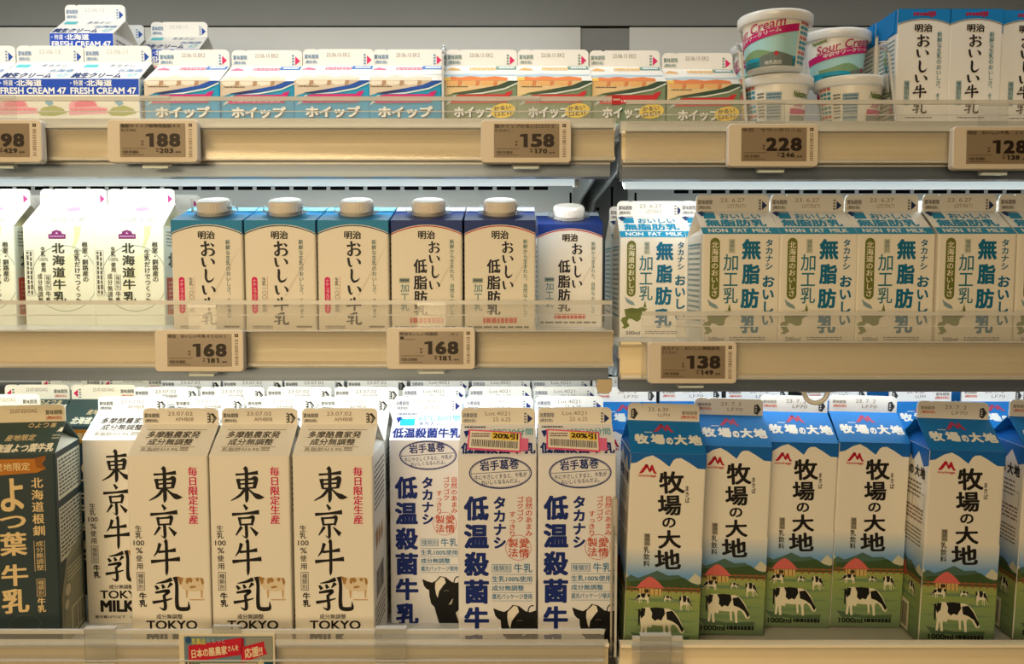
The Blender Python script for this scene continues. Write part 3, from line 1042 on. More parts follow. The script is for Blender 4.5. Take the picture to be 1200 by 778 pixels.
def cream_carton():
    nv = (.07, .28, .70)
    g = Gable(0.0640, 0.0440, 0.0215, 0.0155)
    a = g.front(Frame(322, 372, 628, 584))
    a.rect(322, 372, 628, 440, nv)
    a.text('・特選・', 332, 378, 400, 402, (.93, .93, .92), .01)
    a.text('北海道', 402, 376, 512, 404, (.93, .93, .92), .035)
    a.text('FRESH CREAM 47', 332, 409, 616, 437, (.93, .93, .92), .03)
    a.rect(322, 440, 628, 584, (.90, .88, .80))
    pk = (.88, .42, .50)
    a.poly([(322, 480), (345, 462), (400, 456), (440, 470), (448, 492), (490, 498), (492, 520), (322, 528)], (.92, .62, .66), 2)
    a.poly([(345, 478), (380, 462), (430, 470), (444, 488), (350, 494)], pk, 3)
    a.dashes(330, 500, 480, 514, 1, pk, 3, .8)
    a.poly([(520, 450), (545, 456), (560, 480), (540, 490), (524, 476)], (.45, .65, .72), 2)
    a.poly([(490, 516), (510, 496), (560, 486), (600, 500), (616, 520), (560, 532), (505, 530)], (.62, .64, .36), 2)
    a.dashes(330, 560, 455, 572, 1, (.5, .5, .5), 2)
    r = g.slope(UNIT)
    r.rect(.06, .12, .26, .32, (.35, .74, .76))
    r.text('タカナシ', .42, .10, .80, .30, (.45, .52, .62), .01)
    r.text('北海道', .60, .42, .96, .60, (.50, .62, .76), .02)
    r.text('純生クリーム', .02, .64, .72, .96, (.08, .20, .44), .035)
    r.text('47', .78, .68, .94, .92, (.66, .82, .84), .03)
    seal_print(g, ('賞味期限', '(開封前)'), '23.06.12', (.42, .55, .70), (.08, .28, .62), (.8, .8, .8))
    for s in (g.left(), g.right()):
        s.dashes(.1, .1, .9, .9, 8, (.5, .5, .5), fill=.5)
    return g.finish('fresh_cream_carton')


def capped_carton(kind):
    W, H, D, rise = 0.0632, 0.0990, 0.0632, 0.0130
    sky = (.03, .52, .75)
    navy = (.06, .20, .50)
    top = sky if kind == 'blue' else navy
    mt = ink(top, .35, .5)
    w2, d2 = W / 2, D / 2
    root = empty('capped_milk_carton')
    body = MB()
    body.prism(rounded(w2, d2, 0.0018), 0, H, 'z', M_CARD)
    roof = MB()
    # slanted roof rising to the back, ending in a folded-over seam
    prof = [(-d2, H), (d2 - 0.012, H + rise), (d2, H + rise - 0.002), (d2, H)]
    roof.prism(prof, -w2, w2, 'x', mt)
    roof.prism([(d2 - 0.026, H + rise * 0.80), (d2 - 0.010, H + rise + 0.0020), (d2 - 0.004, H + rise + 0.0016), (d2 - 0.010, H + rise - 0.002)], -w2 * 1.0, w2 * 1.0, 'x', ink((.45, .70, .80) if kind == 'blue' else (.72, .76, .82), .3, .5))
    f = Frame(22, 150, 412, 755) if kind == 'blue' else Frame(42, 148, 437, 752)
    a = Art(body, boxpos((-w2, -d2, H), (W, 0, 0), (0, 0, -H), (0, -1, 0)), f)

    def arc(y_side, y_mid, n=16):
        x0, x1 = f.x0, f.x1
        return [(x0 + (x1 - x0) * i / n, y_mid + (y_side - y_mid) * ((2 * i / n - 1) ** 2)) for i in range(n + 1)]

    def band(lo, hi, c, L):
        A, B = arc(*lo), arc(*hi)
        for i in range(16):
            a.poly([A[i], A[i + 1], B[i + 1], B[i]], c, L)
    band((f.y0, f.y0), (218, 172), top, 1)
    band((222, 176), (228, 182), (.10, .30, .42) if kind == 'blue' else (.72, .10, .22), 1)
    if kind == 'blue':
        a.text('明治', 169, 208, 262, 252, BLACK, .028)
        col = (.10, .10, .13)
        a.brush(H_O, 180, 264, 260, 346, col, k=1.85)
        a.brush(H_I, 184, 350, 258, 410, col, k=1.85)
        a.brush(H_SHI, 188, 414, 257, 486, col, k=1.85)
        a.brush(H_I, 184, 500, 258, 560, col, k=1.85)
        a.brush(K_USHI, 180, 572, 258, 642, col, k=1.85)
        a.brush(K_NYU, 180, 652, 256, 716, col, k=1.85)
        a.vtext('新鮮な生乳のおいしさ、', 318, 254, 345, 566, (.25, .42, .46), .008)
        a.vtext('そのまま', 318, 572, 345, 680, (.35, .45, .48), .008)
        a.pill(58, 456, 90, 655, (.86, .04, .42))
        a.vtext('ナチュラルテイスト', 63, 468, 86, 645, (.93, .9, .88), .005)
        a.vtext('生乳一〇〇%使用', 113, 458, 139, 650, BLACK, .005)
        a.rect(143, 452, 144.5, 655, (.8, .4, .4))
        a.dashes(60, 722, 170, 740, 2, (.4, .38, .35))
        a.dashes(300, 722, 385, 740, 1, (.4, .38, .35))
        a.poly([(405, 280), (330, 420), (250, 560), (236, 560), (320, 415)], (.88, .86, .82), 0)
    else:
        col = (.09, .10, .17)
        a.text('明治', 193, 204, 287, 250, BLACK, .028)
        a.brush(H_O, 248, 262, 312, 326, col, k=1.85)
        a.brush(H_I, 252, 334, 312, 384, col, k=1.85)
        a.brush(H_SHI, 256, 392, 312, 460, col, k=1.85)
        a.brush(H_I, 252, 474, 312, 528, col, k=1.85)
        for ch, y in (('低', 358), ('脂', 446), ('肪', 528), ('乳', 600)):
            a.text(ch, 166, y, 242, y + (76 if ch != '乳' else 62), col, .02, wide=.012)
        a.rect(86, 460, 144, 486, (.62, .68, .66))
        a.dashes(92, 466, 140, 480, 1, (.3, .36, .38), 2, .9)
        for ch, y in (('加', 492), ('工', 545), ('乳', 594)):
            a.text(ch, 93, y, 140, y + 44, (.42, .58, .64), .012)
        a.vtext('新鮮から生まれた、自然な', 367, 250, 393, 568, (.18, .44, .44), .008)
        a.vtext('おいしさ', 367, 572, 393, 672, (.3, .5, .5), .008)
        rd = (.82, .25, .22)
        a.dashes(145, 676, 332, 708, 1, rd, 2, .9)
        a.dashes(60, 722, 400, 740, 1, (.4, .38, .35))
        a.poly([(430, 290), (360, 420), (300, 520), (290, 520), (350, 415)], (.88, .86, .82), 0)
    for sg in (-1, 1):
        s = Art(body, boxpos((sg * w2, -sg * d2, H), (0, sg * D, 0), (0, 0, -H), (sg, 0, 0)), UNIT)
        s.rect(0, 0, 1, .12, top)
        s.dashes(.1, .2, .9, .9, 14, (.55, .55, .52), fill=.4)
    body.build('body', root)
    roof.build('slanted_roof', root)
    # screw cap standing square on the slant, over a clear collar
    sl = math.atan2(rise, D - 0.012)
    cy = -0.008
    cz = H + rise * ((cy + d2) / (D - 0.012))
    mtx = Matrix.Translation((0, cy, cz)) @ Matrix.Rotation(sl, 4, 'X')
    col_ = MB()
    col_.lathe([(0.0172, -0.001), (0.0172, 0.0022), (0.0155, 0.0030), (0.0155, 0.0045), (0.0150, 0.0045)], 36, M_CLEAR, mtx, caps=False)
    for sg in (-1, 1):
        vs = [mtx @ Vector(p) for p in ((sg * 0.0140, -0.006, 0.003), (sg * 0.0205, -0.003, 0.003), (sg * 0.0205, 0.004, 0.003), (sg * 0.0140, 0.007, 0.003),
                                        (sg * 0.0140, -0.006, 0.0085), (sg * 0.0200, -0.003, 0.0075), (sg * 0.0200, 0.004, 0.0075), (sg * 0.0140, 0.007, 0.0085))]
        fs = [(0, 3, 2, 1), (4, 5, 6, 7), (0, 1, 5, 4), (1, 2, 6, 5), (2, 3, 7, 6), (3, 0, 4, 7)]
        col_.add(vs, fs if sg > 0 else [q[::-1] for q in fs], M_CLEAR)
    col_.build('cap_collar', root)
    cap = MB()
    seg = 72
    prof = [(0.0150, 0.0012), (0.0150, 0.0048), (0.0146, 0.0052), (0.0150, 0.0058), (0.0150, 0.0112), (0.0146, 0.0128), (0.0134, 0.0138), (0.0120, 0.0136), (0.0116, 0.0134)]
    vs, fs = [], []
    for j, (r, z) in enumerate(prof):
        for i in range(seg):
            rr = r + (0.00035 if (i % 2 and 3 <= j <= 4) else 0)
            t = 2 * math.pi * i / seg
            vs.append(mtx @ Vector((rr * math.cos(t), rr * math.sin(t), z)))
    for j in range(len(prof) - 1):
        for i in range(seg):
            k = (i + 1) % seg
            fs.append((j * seg + i, j * seg + k, (j + 1) * seg + k, (j + 1) * seg + i))
    fs.append(tuple((len(prof) - 1) * seg + i for i in range(seg)))
    cap.add(vs, fs, M_CAPW)
    cap.build('screw_cap', root)
    return root


def brick_carton():
    W, D, H = 0.0475, 0.040, 0.1055
    blue = (.06, .50, .78)
    root = empty('small_milk_carton')
    mb = MB()
    mb.prism(rounded(W / 2, D / 2, 0.0015), 0, H, 'z', M_CARD)
    f = Frame(272, 40, 572, 765)
    a = Art(mb, boxpos((-W / 2, -D / 2, H), (W, 0, 0), (0, 0, -H), (0, -1, 0)), f)
    n = 16
    for lo, hi, c in (((40, 40), (130, 96), blue), ((134, 100), (138, 104), (.35, .45, .5))):
        A = [(272 + 300 * i / n, lo[1] + (lo[0] - lo[1]) * ((2 * i / n - 1) ** 2)) for i in range(n + 1)]
        B = [(272 + 300 * i / n, hi[1] + (hi[0] - hi[1]) * ((2 * i / n - 1) ** 2)) for i in range(n + 1)]
        for i in range(n):
            a.poly([A[i], A[i + 1], B[i + 1], B[i]], c, 1)
    a.text('meiji', 360, 54, 486, 90, (.66, .10, .26), .05)
    a.text('明治', 369, 129, 469, 177, BLACK, .03)
    col = (.12, .11, .12)
    a.brush(H_O, 382, 194, 454, 268, col, k=1.85)
    a.brush(H_I, 382, 280, 452, 336, col, k=1.85)
    a.brush(H_SHI, 386, 350, 450, 420, col, k=1.85)
    a.brush(H_I, 378, 432, 448, 488, col, k=1.85)
    a.brush(K_USHI, 372, 500, 446, 575, col, k=1.85)
    a.brush(K_NYU, 372, 596, 446, 668, col, k=1.85)
    a.vtext('新鮮な生乳のおいしさ、', 496, 176, 526, 535, (.14, .44, .50), .012)
    a.vtext('その', 496, 545, 526, 610, (.14, .44, .50), .012)
    a.rect(318, 470, 350, 620, (.66, .72, .70))
    a.vtext('種類別牛乳', 321, 475, 347, 615, (.2, .36, .42), .0)
    a.dashes(330, 690, 480, 704, 1, (.5, .46, .42))
    a.rect(316, 722, 502, 752, (.76, .34, .32))
    for sg in (-1, 1):
        s = Art(mb, boxpos((sg * W / 2, -sg * D / 2, H), (0, sg * D, 0), (0, 0, -H), (sg, 0, 0)), UNIT)
        s.rect(0, 0, 1, .20, blue)
        s.dashes(.10, .24, .9, .92, 18, (.42, .58, .62), fill=.42, seed=6)
    t = Art(mb, boxpos((-W / 2, D / 2, H), (W, 0, 0), (0, -D, 0), (0, 0, 1)), UNIT)
    t.rect(0, 0, 1, 1, blue)
    mb.build('body', root)
    for sg in (-1, 1):
        e = MB()
        x0, x1 = sg * (W / 2 + 0.0002), sg * (W / 2 + 0.0012)
        pts = [(-D / 2 + 0.002, H - 0.001), (D / 2 - 0.002, H - 0.001), (D / 2 - 0.005, H - 0.019), (0.002, H - 0.022), (-D / 2 + 0.005, H - 0.019)]
        e.prism(pts, min(x0, x1), max(x0, x1), 'x', ink(blue))
        e.prism([(p[0] * 1.05, p[1]) for p in pts[2:4]] + [(pts[3][0], pts[3][1] - 0.001), (pts[2][0] * 1.05, pts[2][1] - 0.001)], min(x0, x1), max(x0, x1), 'x', M_CARD)
        e.build('ear_flap', root)
    sm = MB()
    sm.box((-W / 2 + 0.001, -0.002, H + 0.0002), (W / 2 - 0.001, 0.006, H + 0.0012), ink((.30, .62, .76)))
    sm.build('top_seam', root)
    return root


def cream_tub():
    rt, rb, H = 0.0290, 0.0235, 0.0440
    root = empty('sour_cream_tub')
    cup = MB()
    mc = ink((.92, .905, .865), .3, .4)
    cup.lathe([(rb - .002, 0), (rb, 0.001), (rt, H), (rt + .0015, H)], 64, mc)

    def pos(u, v, l):
        # u 0..1 spans the front 180 degrees, v from the rim downwards
        z = H * 0.97 - v * H * 0.93
        r = rb + (rt - rb) * (z / H) + l + 0.00015
        t = math.pi + math.pi * u
        return Vector((r * math.cos(t), r * math.sin(t), z))
    a = Art(cup, pos, Frame(0, 0, 97, 41))
    mg = (.76, .10, .42)

    def strip(top, bot, c, L, x0, x1, n=24):
        for i in range(n):
            xa, xb = x0 + (x1 - x0) * i / n, x0 + (x1 - x0) * (i + 1) / n
            a.poly([(xa, top(xa)), (xb, top(xb)), (xb, bot(xb)), (xa, bot(xa))], c, L)
    line = lambda x: 20.7 - 15.1 * x / 97
    strip(lambda x: line(x) + 5, lambda x: 41, (.66, .84, .85), 1, 6, 96)
    strip(lambda x: 31 - 5 * math.exp(-((x - 52) / 16) ** 2), lambda x: 36, (.50, .63, .46), 2, 20, 84)
    strip(lambda x: 33.5 + .8 * math.sin(x / 9), lambda x: 41, (.10, .60, .72), 3, 6, 96)
    strip(lambda x: 37 - .02 * x, lambda x: 41, (.14, .44, .48), 4, 24, 96)
    strip(lambda x: 29 + abs(x - 74) * .22, lambda x: 41, (.42, .47, .46), 5, 56, 92)
    a.ell(74, 31, 2.2, 2.0, (.72, .18, .22), 6)
    a.text('純乳脂肪', 62, 36.5, 80, 39.8, (.85, .86, .84), .01, 6)
    strip(line, lambda x: line(x) + 6.2, mg, 6, 6, 96)
    a.text('Sour Cream', 18, 5.2, 82, 12.6, (.72, .10, .36), .008, 7, rot=-8.8, shear=.25)
    a.text('中沢サワークリーム', 26, 13.2, 78, 17.0, (.93, .92, .9), .02, 7, rot=-8.8)
    a.text('Nakazawa', 14, 4.0, 30, 7.6, (.40, .50, .14), .03, 7, shear=.2, rot=-8)
    a = Art(cup, pos, UNIT)
    # rear face, turned to the front on some tubs: maker's name, tables and a bar
    def pos2(u, v, l):
        p = pos(u, v, l)
        return Vector((-p.x, -p.y, p.z))
    b = Art(cup, pos2, UNIT)
    for j in range(9):
        for k in range(3):
            xa = .02 + .055 * k
            b.rect(xa, .08 + j * .1, xa + .042, .14 + j * .1, (.24, .58, .66) if j % 3 else (.80, .45, .45), 2)
    b.rect(.30, .25, .46, .85, (.62, .70, .74), 1, 6)
    b.dashes(.31, .28, .45, .82, 8, (.25, .42, .55), 2)
    b.dashes(.20, .25, .28, .8, 8, (.4, .42, .42), 2)
    b.text('Nakazawa', .58, .22, .78, .36, (.36, .45, .12), .03, 6, shear=.2)
    b.text('Sour', .60, .42, .74, .56, (.72, .10, .36), .01, 6, shear=.2)
    b.rect(.56, .60, .80, .72, mg, 3, 8)
    b.rect(.56, .74, .80, .98, (.50, .53, .50), 3, 8)
    cup.build('cup', root, smooth=False)
    lid = MB()
    ml = ink((.93, .93, .92), .25, .5)
    lid.lathe([(rt + .0022, H - .0045), (rt + .0032, H - .0040), (rt + .0036, H + .0018), (rt + .0036, H + .0030), (rt + .0026, H + .0040), (rt + .0010, H + .0042), (rt - .0010, H + .0030), (rt - .0030, H + .0024)], 64, ml)
    lid.build('lid', root, smooth=True)
    return root


# ------------------------------------------------------------------ shelf edge labels
def price_label(big, small, dec, head, sub=None):
    W, H, T = 0.0745, 0.0352, 0.008
    root = empty('price_label')
    c = MB()
    pts = rounded(W / 2, H / 2, 0.0032, 5)
    k = [(x * .985, y * .97) for x, y in pts]
    n = len(pts)
    vs = [(x, 0.0, z) for x, z in pts] + [(x, -T + .001, z) for x, z in pts] + [(x, -T, z) for x, z in k]
    fs = []
    for l in range(2):
        fs += [(l * n + i, l * n + n + i, l * n + n + (i + 1) % n, l * n + (i + 1) % n) for i in range(n)]
    fs += [tuple(2 * n + i for i in range(n))[::-1], tuple(range(n))]
    c.add(vs, fs, M_CASE)
    f = Frame(55, 25, 1080, 505)
    a = Art(c, boxpos((-W / 2, -T, H / 2), (W, 0, 0), (0, 0, -H), (0, -1, 0)), f)
    dk = (.20, .14, .08)
    a.rect(980, 72, 1020, 108, dk)
    a.rect(990, 82, 1008, 98, (.7, .6, .48), 2)
    r = random.Random(int(big))
    y = 135
    while y < 440:
        h = r.uniform(3, 9)
        a.rect(980, y, 1020, y + h, (.42, .32, .22))
        y += h + r.uniform(4, 14)
    c.build('case', root)
    s = MB()
    x0, x1, z1, z0 = -W / 2 + W * 148 / 1025, -W / 2 + W * 888 / 1025, H / 2 - H * 45 / 480, H / 2 - H * 420 / 480
    s.box((x0, -T - .0004, z0), (x1, -T - .00005, z1), M_SCREEN)
    b = Art(s, boxpos((x0, -T - .0004, z1), (x1 - x0, 0, 0), (0, 0, z0 - z1), (0, -1, 0)), Frame(203, 70, 943, 445))
    ik = (.15, .10, .06)
    b.text(head, 215, 78, 885 if len(head) > 9 else 620, 118, ik, .012)
    if sub:
        b.text(sub, 218, 128, 390, 160, ik, .01)
    b.digits(big, 475, 182, 892, 332, ik, .05)
    b.digits(small, 648, 348, 808, 402, ik, .045)
    b.text('.' + dec, 820, 380, 890, 402, ik, .02)
    b.dashes(445, 262, 470, 330, 2, (.34, .25, .17), 2)
    b.dashes(612, 348, 640, 400, 2, (.30, .22, .14), 2)
    b.dashes(230, 345, 490, 358, 1, (.38, .29, .2), 2)
    b.bars(232, 374, 420, 406, 16, (.24, .17, .11), 2)
    b.dashes(230, 418, 470, 430, 1, (.36, .27, .19), 2)
    s.build('display', root)
    h = MB()
    # clear hanger: a strap up to the guard's top edge and a tab below
    h.box((-.012, .0002, -H / 2 - .0035), (.012, .0012, H / 2 + .021), M_CLEAR)
    h.box((-.012, -.0012, H / 2 + .0185), (.012, .0002, H / 2 + .021), M_EDGE)
    h.box((-.0105, -.003, -H / 2 - .0040), (.0105, .0012, -H / 2 - .0022), ink((.80, .86, .87), .2, .5))
    h.build('hanger', root)
    return root


# ================================================================== the cabinet
YW = 1.16                                   # back wall
ZT = at(600, 152, .80).z                    # deck heights, read off the lowest visible edges of the goods
XS = at(725, 200, .745).x                   # joint between the two bays
XL, XR = -0.80, 0.80


def structure(mb, name):
    o = mb.build(name)
    o['kind'] = 'structure'
    return o


wall = MB()
wall.box((-1.2, YW, 0), (1.2, YW + .03, 2.3), M_WALL)
structure(wall, 'wall_back')
cn_ = MB()
cn_.box((-1.2, .45, 1.665), (1.2, YW, 1.72), M_WALL)  # unseen canopy over the top shelf, put in to shade the back wall
cn_.box((-1.2, .45, 1.590), (1.2, .47, 1.665), M_WALL)  # drop lip added to keep the warm lamps off the top shelf
structure(cn_, 'shading_canopy')
fl = MB()
fl.box((-2.5, -3.2, -.03), (2.5, 1.3, 0), noisy('pale_floor', (.66, .62, .56), (.72, .68, .62), .3, (2, 2, 2)))
structure(fl, 'floor')

Z_DK = at(600, 152, .80).z
M_WALL_LIT = noisy('back_panel_lightened', (0.84, 0.85, 0.84), (0.88, 0.89, 0.88), 0.3, (3, 3, 6))  # same back panel in a lighter tone, standing in for lamp light
zs = at(600, 33, YW).z                      # seam of the back panels
for n, (xa, xb) in enumerate(((-1.15, at(680, 60, YW).x), (at(737, 60, YW).x, 1.15))):
    p = MB()
    m = M_WALL_LOW
    p.box((xa, YW - .004, Z_DK), (xb, YW - .0005, zs), m)
    p.box((xa, YW - .004, 1.10), (xb, YW - .0005, Z_DK), M_WALL_LIT)
    zslot = at(600, (221, 225)[n], YW).z
    x = xa + .012
    while x < xb - .05:
        if n == 1 and x < at(768, 225, YW).x:
            x += .0243
            continue
        if n == 0 and x > at(650, 225, YW).x:
            break
        p.box((x, YW - .0045, zslot - .0022), (x + .0190, YW - .0035, zslot + .0022), M_SLOT)
        x += .0243
    # vertical keyhole slots by the uprights
    for k in range(5):
        xx = (xb - .012) if n == 0 else (xa + .010)
        z = at(600, 226 + 26 * k, YW).z
        p.box((xx - .0014, YW - .0045, z - .014), (xx + .0014, YW - .0035, z), M_SLOT)
    structure(p, 'wall_panel')
# the joint line above the panels
p = MB()
p.box((-1.15, YW - .003, zs), (1.15, YW - .0002, zs + .0022), M_SLOT)
structure(p, 'trim_1')
# lower back lining
p = MB()
p.box((-1.15, YW - .004, .3), (1.15, YW - .0005, 1.095), M_DARK)
structure(p, 'wall_lining')
# upright between the bays
p = MB()
xa, xb = at(690, 240, 1.13).x, at(733, 240, 1.13).x
zpost = at(600, 200, 1.13).z
p.box((xa, 1.115, .3), (xb, YW - .004, zpost), M_DARK)
for k in range(14):
    z = zpost - .035 - k * .040
    p.box(((xa + xb) / 2 + .003, 1.1145, z - .013), ((xa + xb) / 2 + .0058, 1.116, z + .013), M_SLOT)
for k in range(5):
    z = zpost - .05 - k * .055
    p.tube([(xa + .010, 1.1152, z), (xa + .010, 1.1146, z)], .0022, 10, M_SLOT)
structure(p, 'trim_2')


def shelf(x0, x1, yf, zdeck, zg_top, z_rt, z_rb, z_lip, label, led=None, z_led=None, guard=(None, None), ends=()):
    """one shelf: deck, cream price rail, clear guard, steel lip, lamp under the front edge, brackets"""
    root = empty('display_shelf', ((x0 + x1) / 2, YW - .01, zdeck))
    off = Vector(root.location)

    def fin(mb, name, lab=None):
        mb.v = [tuple(Vector(q) - off) for q in mb.v]
        o = mb.build(name, root)
        if lab:
            o['label'] = lab
        return o
    d = MB()
    d.box((x0, yf + .012, zdeck - .010), (x1, YW - .006, zdeck), M_DECK)
    fin(d, 'deck')
    # price rail: shallow C-shaped cream extrusion
    r = MB()
    y = yf + .008
    prof = [(y + .004, z_rt + .002), (y - .002, z_rt + .002), (y - .003, z_rt), (y - .001, z_rt - .002), (y + .001, z_rt - .003)]
    h = z_rt - z_rb
    for i in range(9):
        t = i / 8
        prof.append((y + .001 + .0025 * math.sin(math.pi * t), z_rt - .003 - (h - .007) * t))
    prof += [(y - .002, z_rb + .003), (y - .004, z_rb + .0015), (y - .003, z_rb), (y + .008, z_rb), (y + .008, z_rt + .002)]
    r.prism(prof, x0 + .001, x1 - .001, 'x', M_RAIL)
    r.box((x0 + .001, y - .0048, z_rb + .0002), (x1 - .001, y - .0005, z_rb + .0026), ink((.96, .95, .93), .2, .6))  # white bead: highlight line along the rail's foot, put into the colour
    fin(r, 'price_rail', 'cream price rail')
    l = MB()
    l.box((x0 + .002, yf + .014, z_lip + .0015), (x1 - .004, yf + .0155, z_rb + .001), M_LIP)
    l.box((x0 + .002, yf + .014, z_lip), (x1 - .004, yf + .034, z_lip + .0015), M_LIP)
    l.box((x0 + .002, yf + .0325, z_lip + .0015), (x1 - .004, yf + .034, zdeck - .010), M_LIP)
    l.box((x0 + .002, yf + .0135, z_rb - .0022), (x1 - .004, yf + .0145, z_rb - .0008), ink((.9, .9, .88), .2, .6))
    fin(l, 'front_lip', 'brushed steel lip')
    g = MB()
    ga, gb = guard[0] if guard[0] is not None else x0 + .003, guard[1] if guard[1] is not None else x1 - .003
    g.box((ga, yf, z_rb + .001), (gb, yf + .0018, zg_top - .0034), M_GUARD)
    g.box((ga, yf - .0004, zg_top - .0034), (gb, yf + .0024, zg_top), M_EDGE)
    g.box((ga, yf - .0007, zg_top - .0128), (gb, yf - .0001, zg_top - .0120), M_EDGE)
    g.box((ga, yf - .0030, zg_top - .0262), (gb, yf - .0001, zg_top - .0250), M_EDGE)
    g.box((ga, yf + .0022, z_rt + .001), (gb, yf + .006, z_rt + .0025), M_EDGE)
    fin(g, 'guard', 'clear acrylic guard')
    if led:
        e = MB()
        la, lb = x0 + .012, x1 - .030
        ya, yb = yf + .074, yf + .092
        zt, zb = zdeck - .0102, z_led
        e.box((la, ya, zb), (lb, ya + .003, zt), M_LEDF)
        e.box((la, ya + .003, zb + .006), (lb, yb - .002, zt), M_LEDH)
        e.add([(la, ya + .003, zb), (lb, ya + .003, zb), (lb, yb, zb + .006), (la, yb, zb + .006), (la, yb - .0015, zb + .018), (lb, yb - .0015, zb + .018)], [(0, 3, 2, 1), (3, 4, 5, 2)], M_LED if led == 'full' else M_LED2)
        e.box((lb, ya - .001, zb - .0005), (lb + .004, yb, zt), M_LEDH)
        fin(e, 'lamp_strip', 'lit white lamp strip')
    for xe in ends:
        b = MB()
        pts = [(yf + .065, zdeck - .0105), (YW - .005, zdeck - .0105), (YW - .005, zdeck - .085), (YW - .035, zdeck - .082), (YW - .07, zdeck - .062),
               (YW - .12, zdeck - .046), (yf + .16, zdeck - .040), (yf + .085, zdeck - .034), (yf + .068, zdeck - .020)]
        b.prism(pts[::-1], xe - .0011, xe + .0011, 'x', M_BRK)
        fin(b, 'bracket')
    tag(root, label, 'shelf', 'shelves of the chilled cabinet')
    return root


M_LED2 = emit('led_diffuser_dim', (0.90, 0.98, 1.0), LED_STRENGTH * .6)
M_LEDF = emit('led_cover', (0.80, 0.97, 1.0), 0.55)
M_BRK = noisy('grey_bracket', (.62, .64, .64), (.68, .70, .70), .4, (20, 20, 20))


def zat(py, Y):
    return at(600, py, Y).z


YF = .735
xl_end, xr_start = at(723, 170, YF).x, at(729, 170, YF).x
Z_TL = zat(150.5, .80)
shelf(XL, xl_end, YF, Z_TL, zat(113, YF), zat(152, YF), zat(187, YF), zat(207, YF + .014), 'top shelf of the left bay carrying the whipping cream cartons', 'full', zat(217.5, .81), ends=(xl_end - .006,))
Z_TR = zat(153.5, .80)
shelf(xr_start, XR, YF, Z_TR, zat(117, YF), zat(155, YF), zat(190, YF), zat(210, YF + .014), 'top shelf of the right bay carrying the cream tubs', 'dim', zat(221.5, .81), ends=(xr_start + .006,))
Z_ML = zat(389, .775)
shelf(XL, xl_end, YF, Z_ML, zat(352, YF), zat(391, YF), zat(430, YF), zat(446, YF + .014), 'middle shelf of the left bay carrying the capped cartons', 'full', zat(446, YF + .014) - .001, ends=(xl_end - .006,))
Z_MR = zat(402, .785)
shelf(xr_start, XR, YF, Z_MR, zat(365, YF), zat(404, YF), zat(444, YF), zat(459, YF + .014), 'middle shelf of the right bay carrying the non-fat milk cartons', 'dim', zat(459, YF + .014) - .001, guard=(at(752, 400, YF).x, XR - .003), ends=(xr_start + .006,))
Z_BL = zat(769, .752)
YB = .715
bl_end, br_start = at(716, 750, YB).x, at(727, 750, YB).x
shelf(XL, bl_end, YB, Z_BL, zat(738, YB), zat(761, YB), zat(800, YB), zat(818, YB + .014), 'bottom shelf of the left bay carrying the tall milk cartons', guard=(XL + .003, at(708, 750, YB).x))
Z_BR = zat(753, .765)
shelf(br_start, XR, YB, Z_BR, zat(746, YB), zat(757, YB + .008), zat(795, YB), zat(812, YB + .014), 'bottom shelf of the right bay carrying the meadow picture cartons', guard=(br_start + .01, at(800, 750, YB).x))

# ================================================================== goods
GR = {}


def place(proto, px, Y, z, label, group, cat='milk carton', rz=0, lean=0, py=None, depth=None, first=False, x=None):
    """stand a carton: px is the middle of its front in the photograph, Y the depth of its front"""
    o = proto if first else copy_tree(proto)
    x = at(px, py or 389, Y).x if x is None else x
    D = depth or .070
    c, s = math.cos(rad(rz)), math.sin(rad(rz))
    o.location = (x - s * D / 2, Y + c * D / 2, z + .0002)
    o.rotation_euler = (0, rad(lean), rad(rz))
    if lean:
        o.location.z += abs(math.sin(rad(lean))) * .0352
    tag(o, label, cat, group)
    return o


def row(proto, items, z, group, cat='milk carton', depth=.070, py=389, first=True):
    for i, it in enumerate(items):
        px, Y, lab = it[:3]
        kw = it[3] if len(it) > 3 else {}
        place(proto, px, Y, z, lab, group, cat, depth=depth, py=kw.pop('py', py), first=first and i == 0, **kw)


def back(px, Y, k, step=.0725):
    """photo x of the carton k places behind one whose front is at px, Y"""
    return 600 + (px - 600) * Y / (Y + k * step), Y + k * step


# --- top shelf, left bay
wb = whip_carton('blue')
row(wb, [(213, .800, 'blue whipping cream carton, first of the blue ones, beside the fresh cream'),
         (302, .802, 'blue whipping cream carton, second of the four, whose seal stands lower'),
         (389, .798, 'blue whipping cream carton, third of the four'),
         (474, .799, 'blue whipping cream carton beside the clear divider and the green cartons')],
    Z_TL, 'blue whipping cream cartons', 'cream carton', .069, 120)
wg = whip_carton('green')
row(wg, [(563, .800, 'green whipping cream carton beside the clear divider and the blue cartons'),
         (650, .800, 'green whipping cream carton above the 158 yen label'),
         (737, .803, 'green whipping cream carton bridging the gap between the two bays')],
    Z_TL, 'green whipping cream cartons', 'cream carton', .069, 120)
place(wg, 825.5, .803, Z_TR, 'green whipping cream carton next to the sour cream tubs', 'green whipping cream cartons', 'cream carton', depth=.069, py=120)
cc = cream_carton()
row(cc, [(40, .800, 'blue banded fresh cream carton at the outer end of the front row'),
         (122, .800, 'blue banded fresh cream carton in the front row touching the whipping cream'),
         (-43, .800, 'fresh cream carton cut off by the picture edge, only its seal corner showing')],
    Z_TL, 'fresh cream cartons', 'cream carton', .064, 120)
for i, px in enumerate((40, 118, 196)):      # lying on their backs, they carry the upper layer
    o = copy_tree(cc)
    o.location = (at(px, 100, .93).x, .884, Z_TL + .0325)
    o.rotation_euler = (-math.pi / 2, 0, 0)
    tag(o, 'fresh cream carton lying on its back under the stack, ' + ('outermost of three', 'middle of three', 'behind blue whipping cream')[i], 'cream carton', 'fresh cream cartons')
zst = Z_TL + .0648
place(cc, 96, .893, zst, 'fresh cream carton stacked highest, its blue band showing above the front row', 'fresh cream cartons', 'cream carton', depth=.064, py=60)
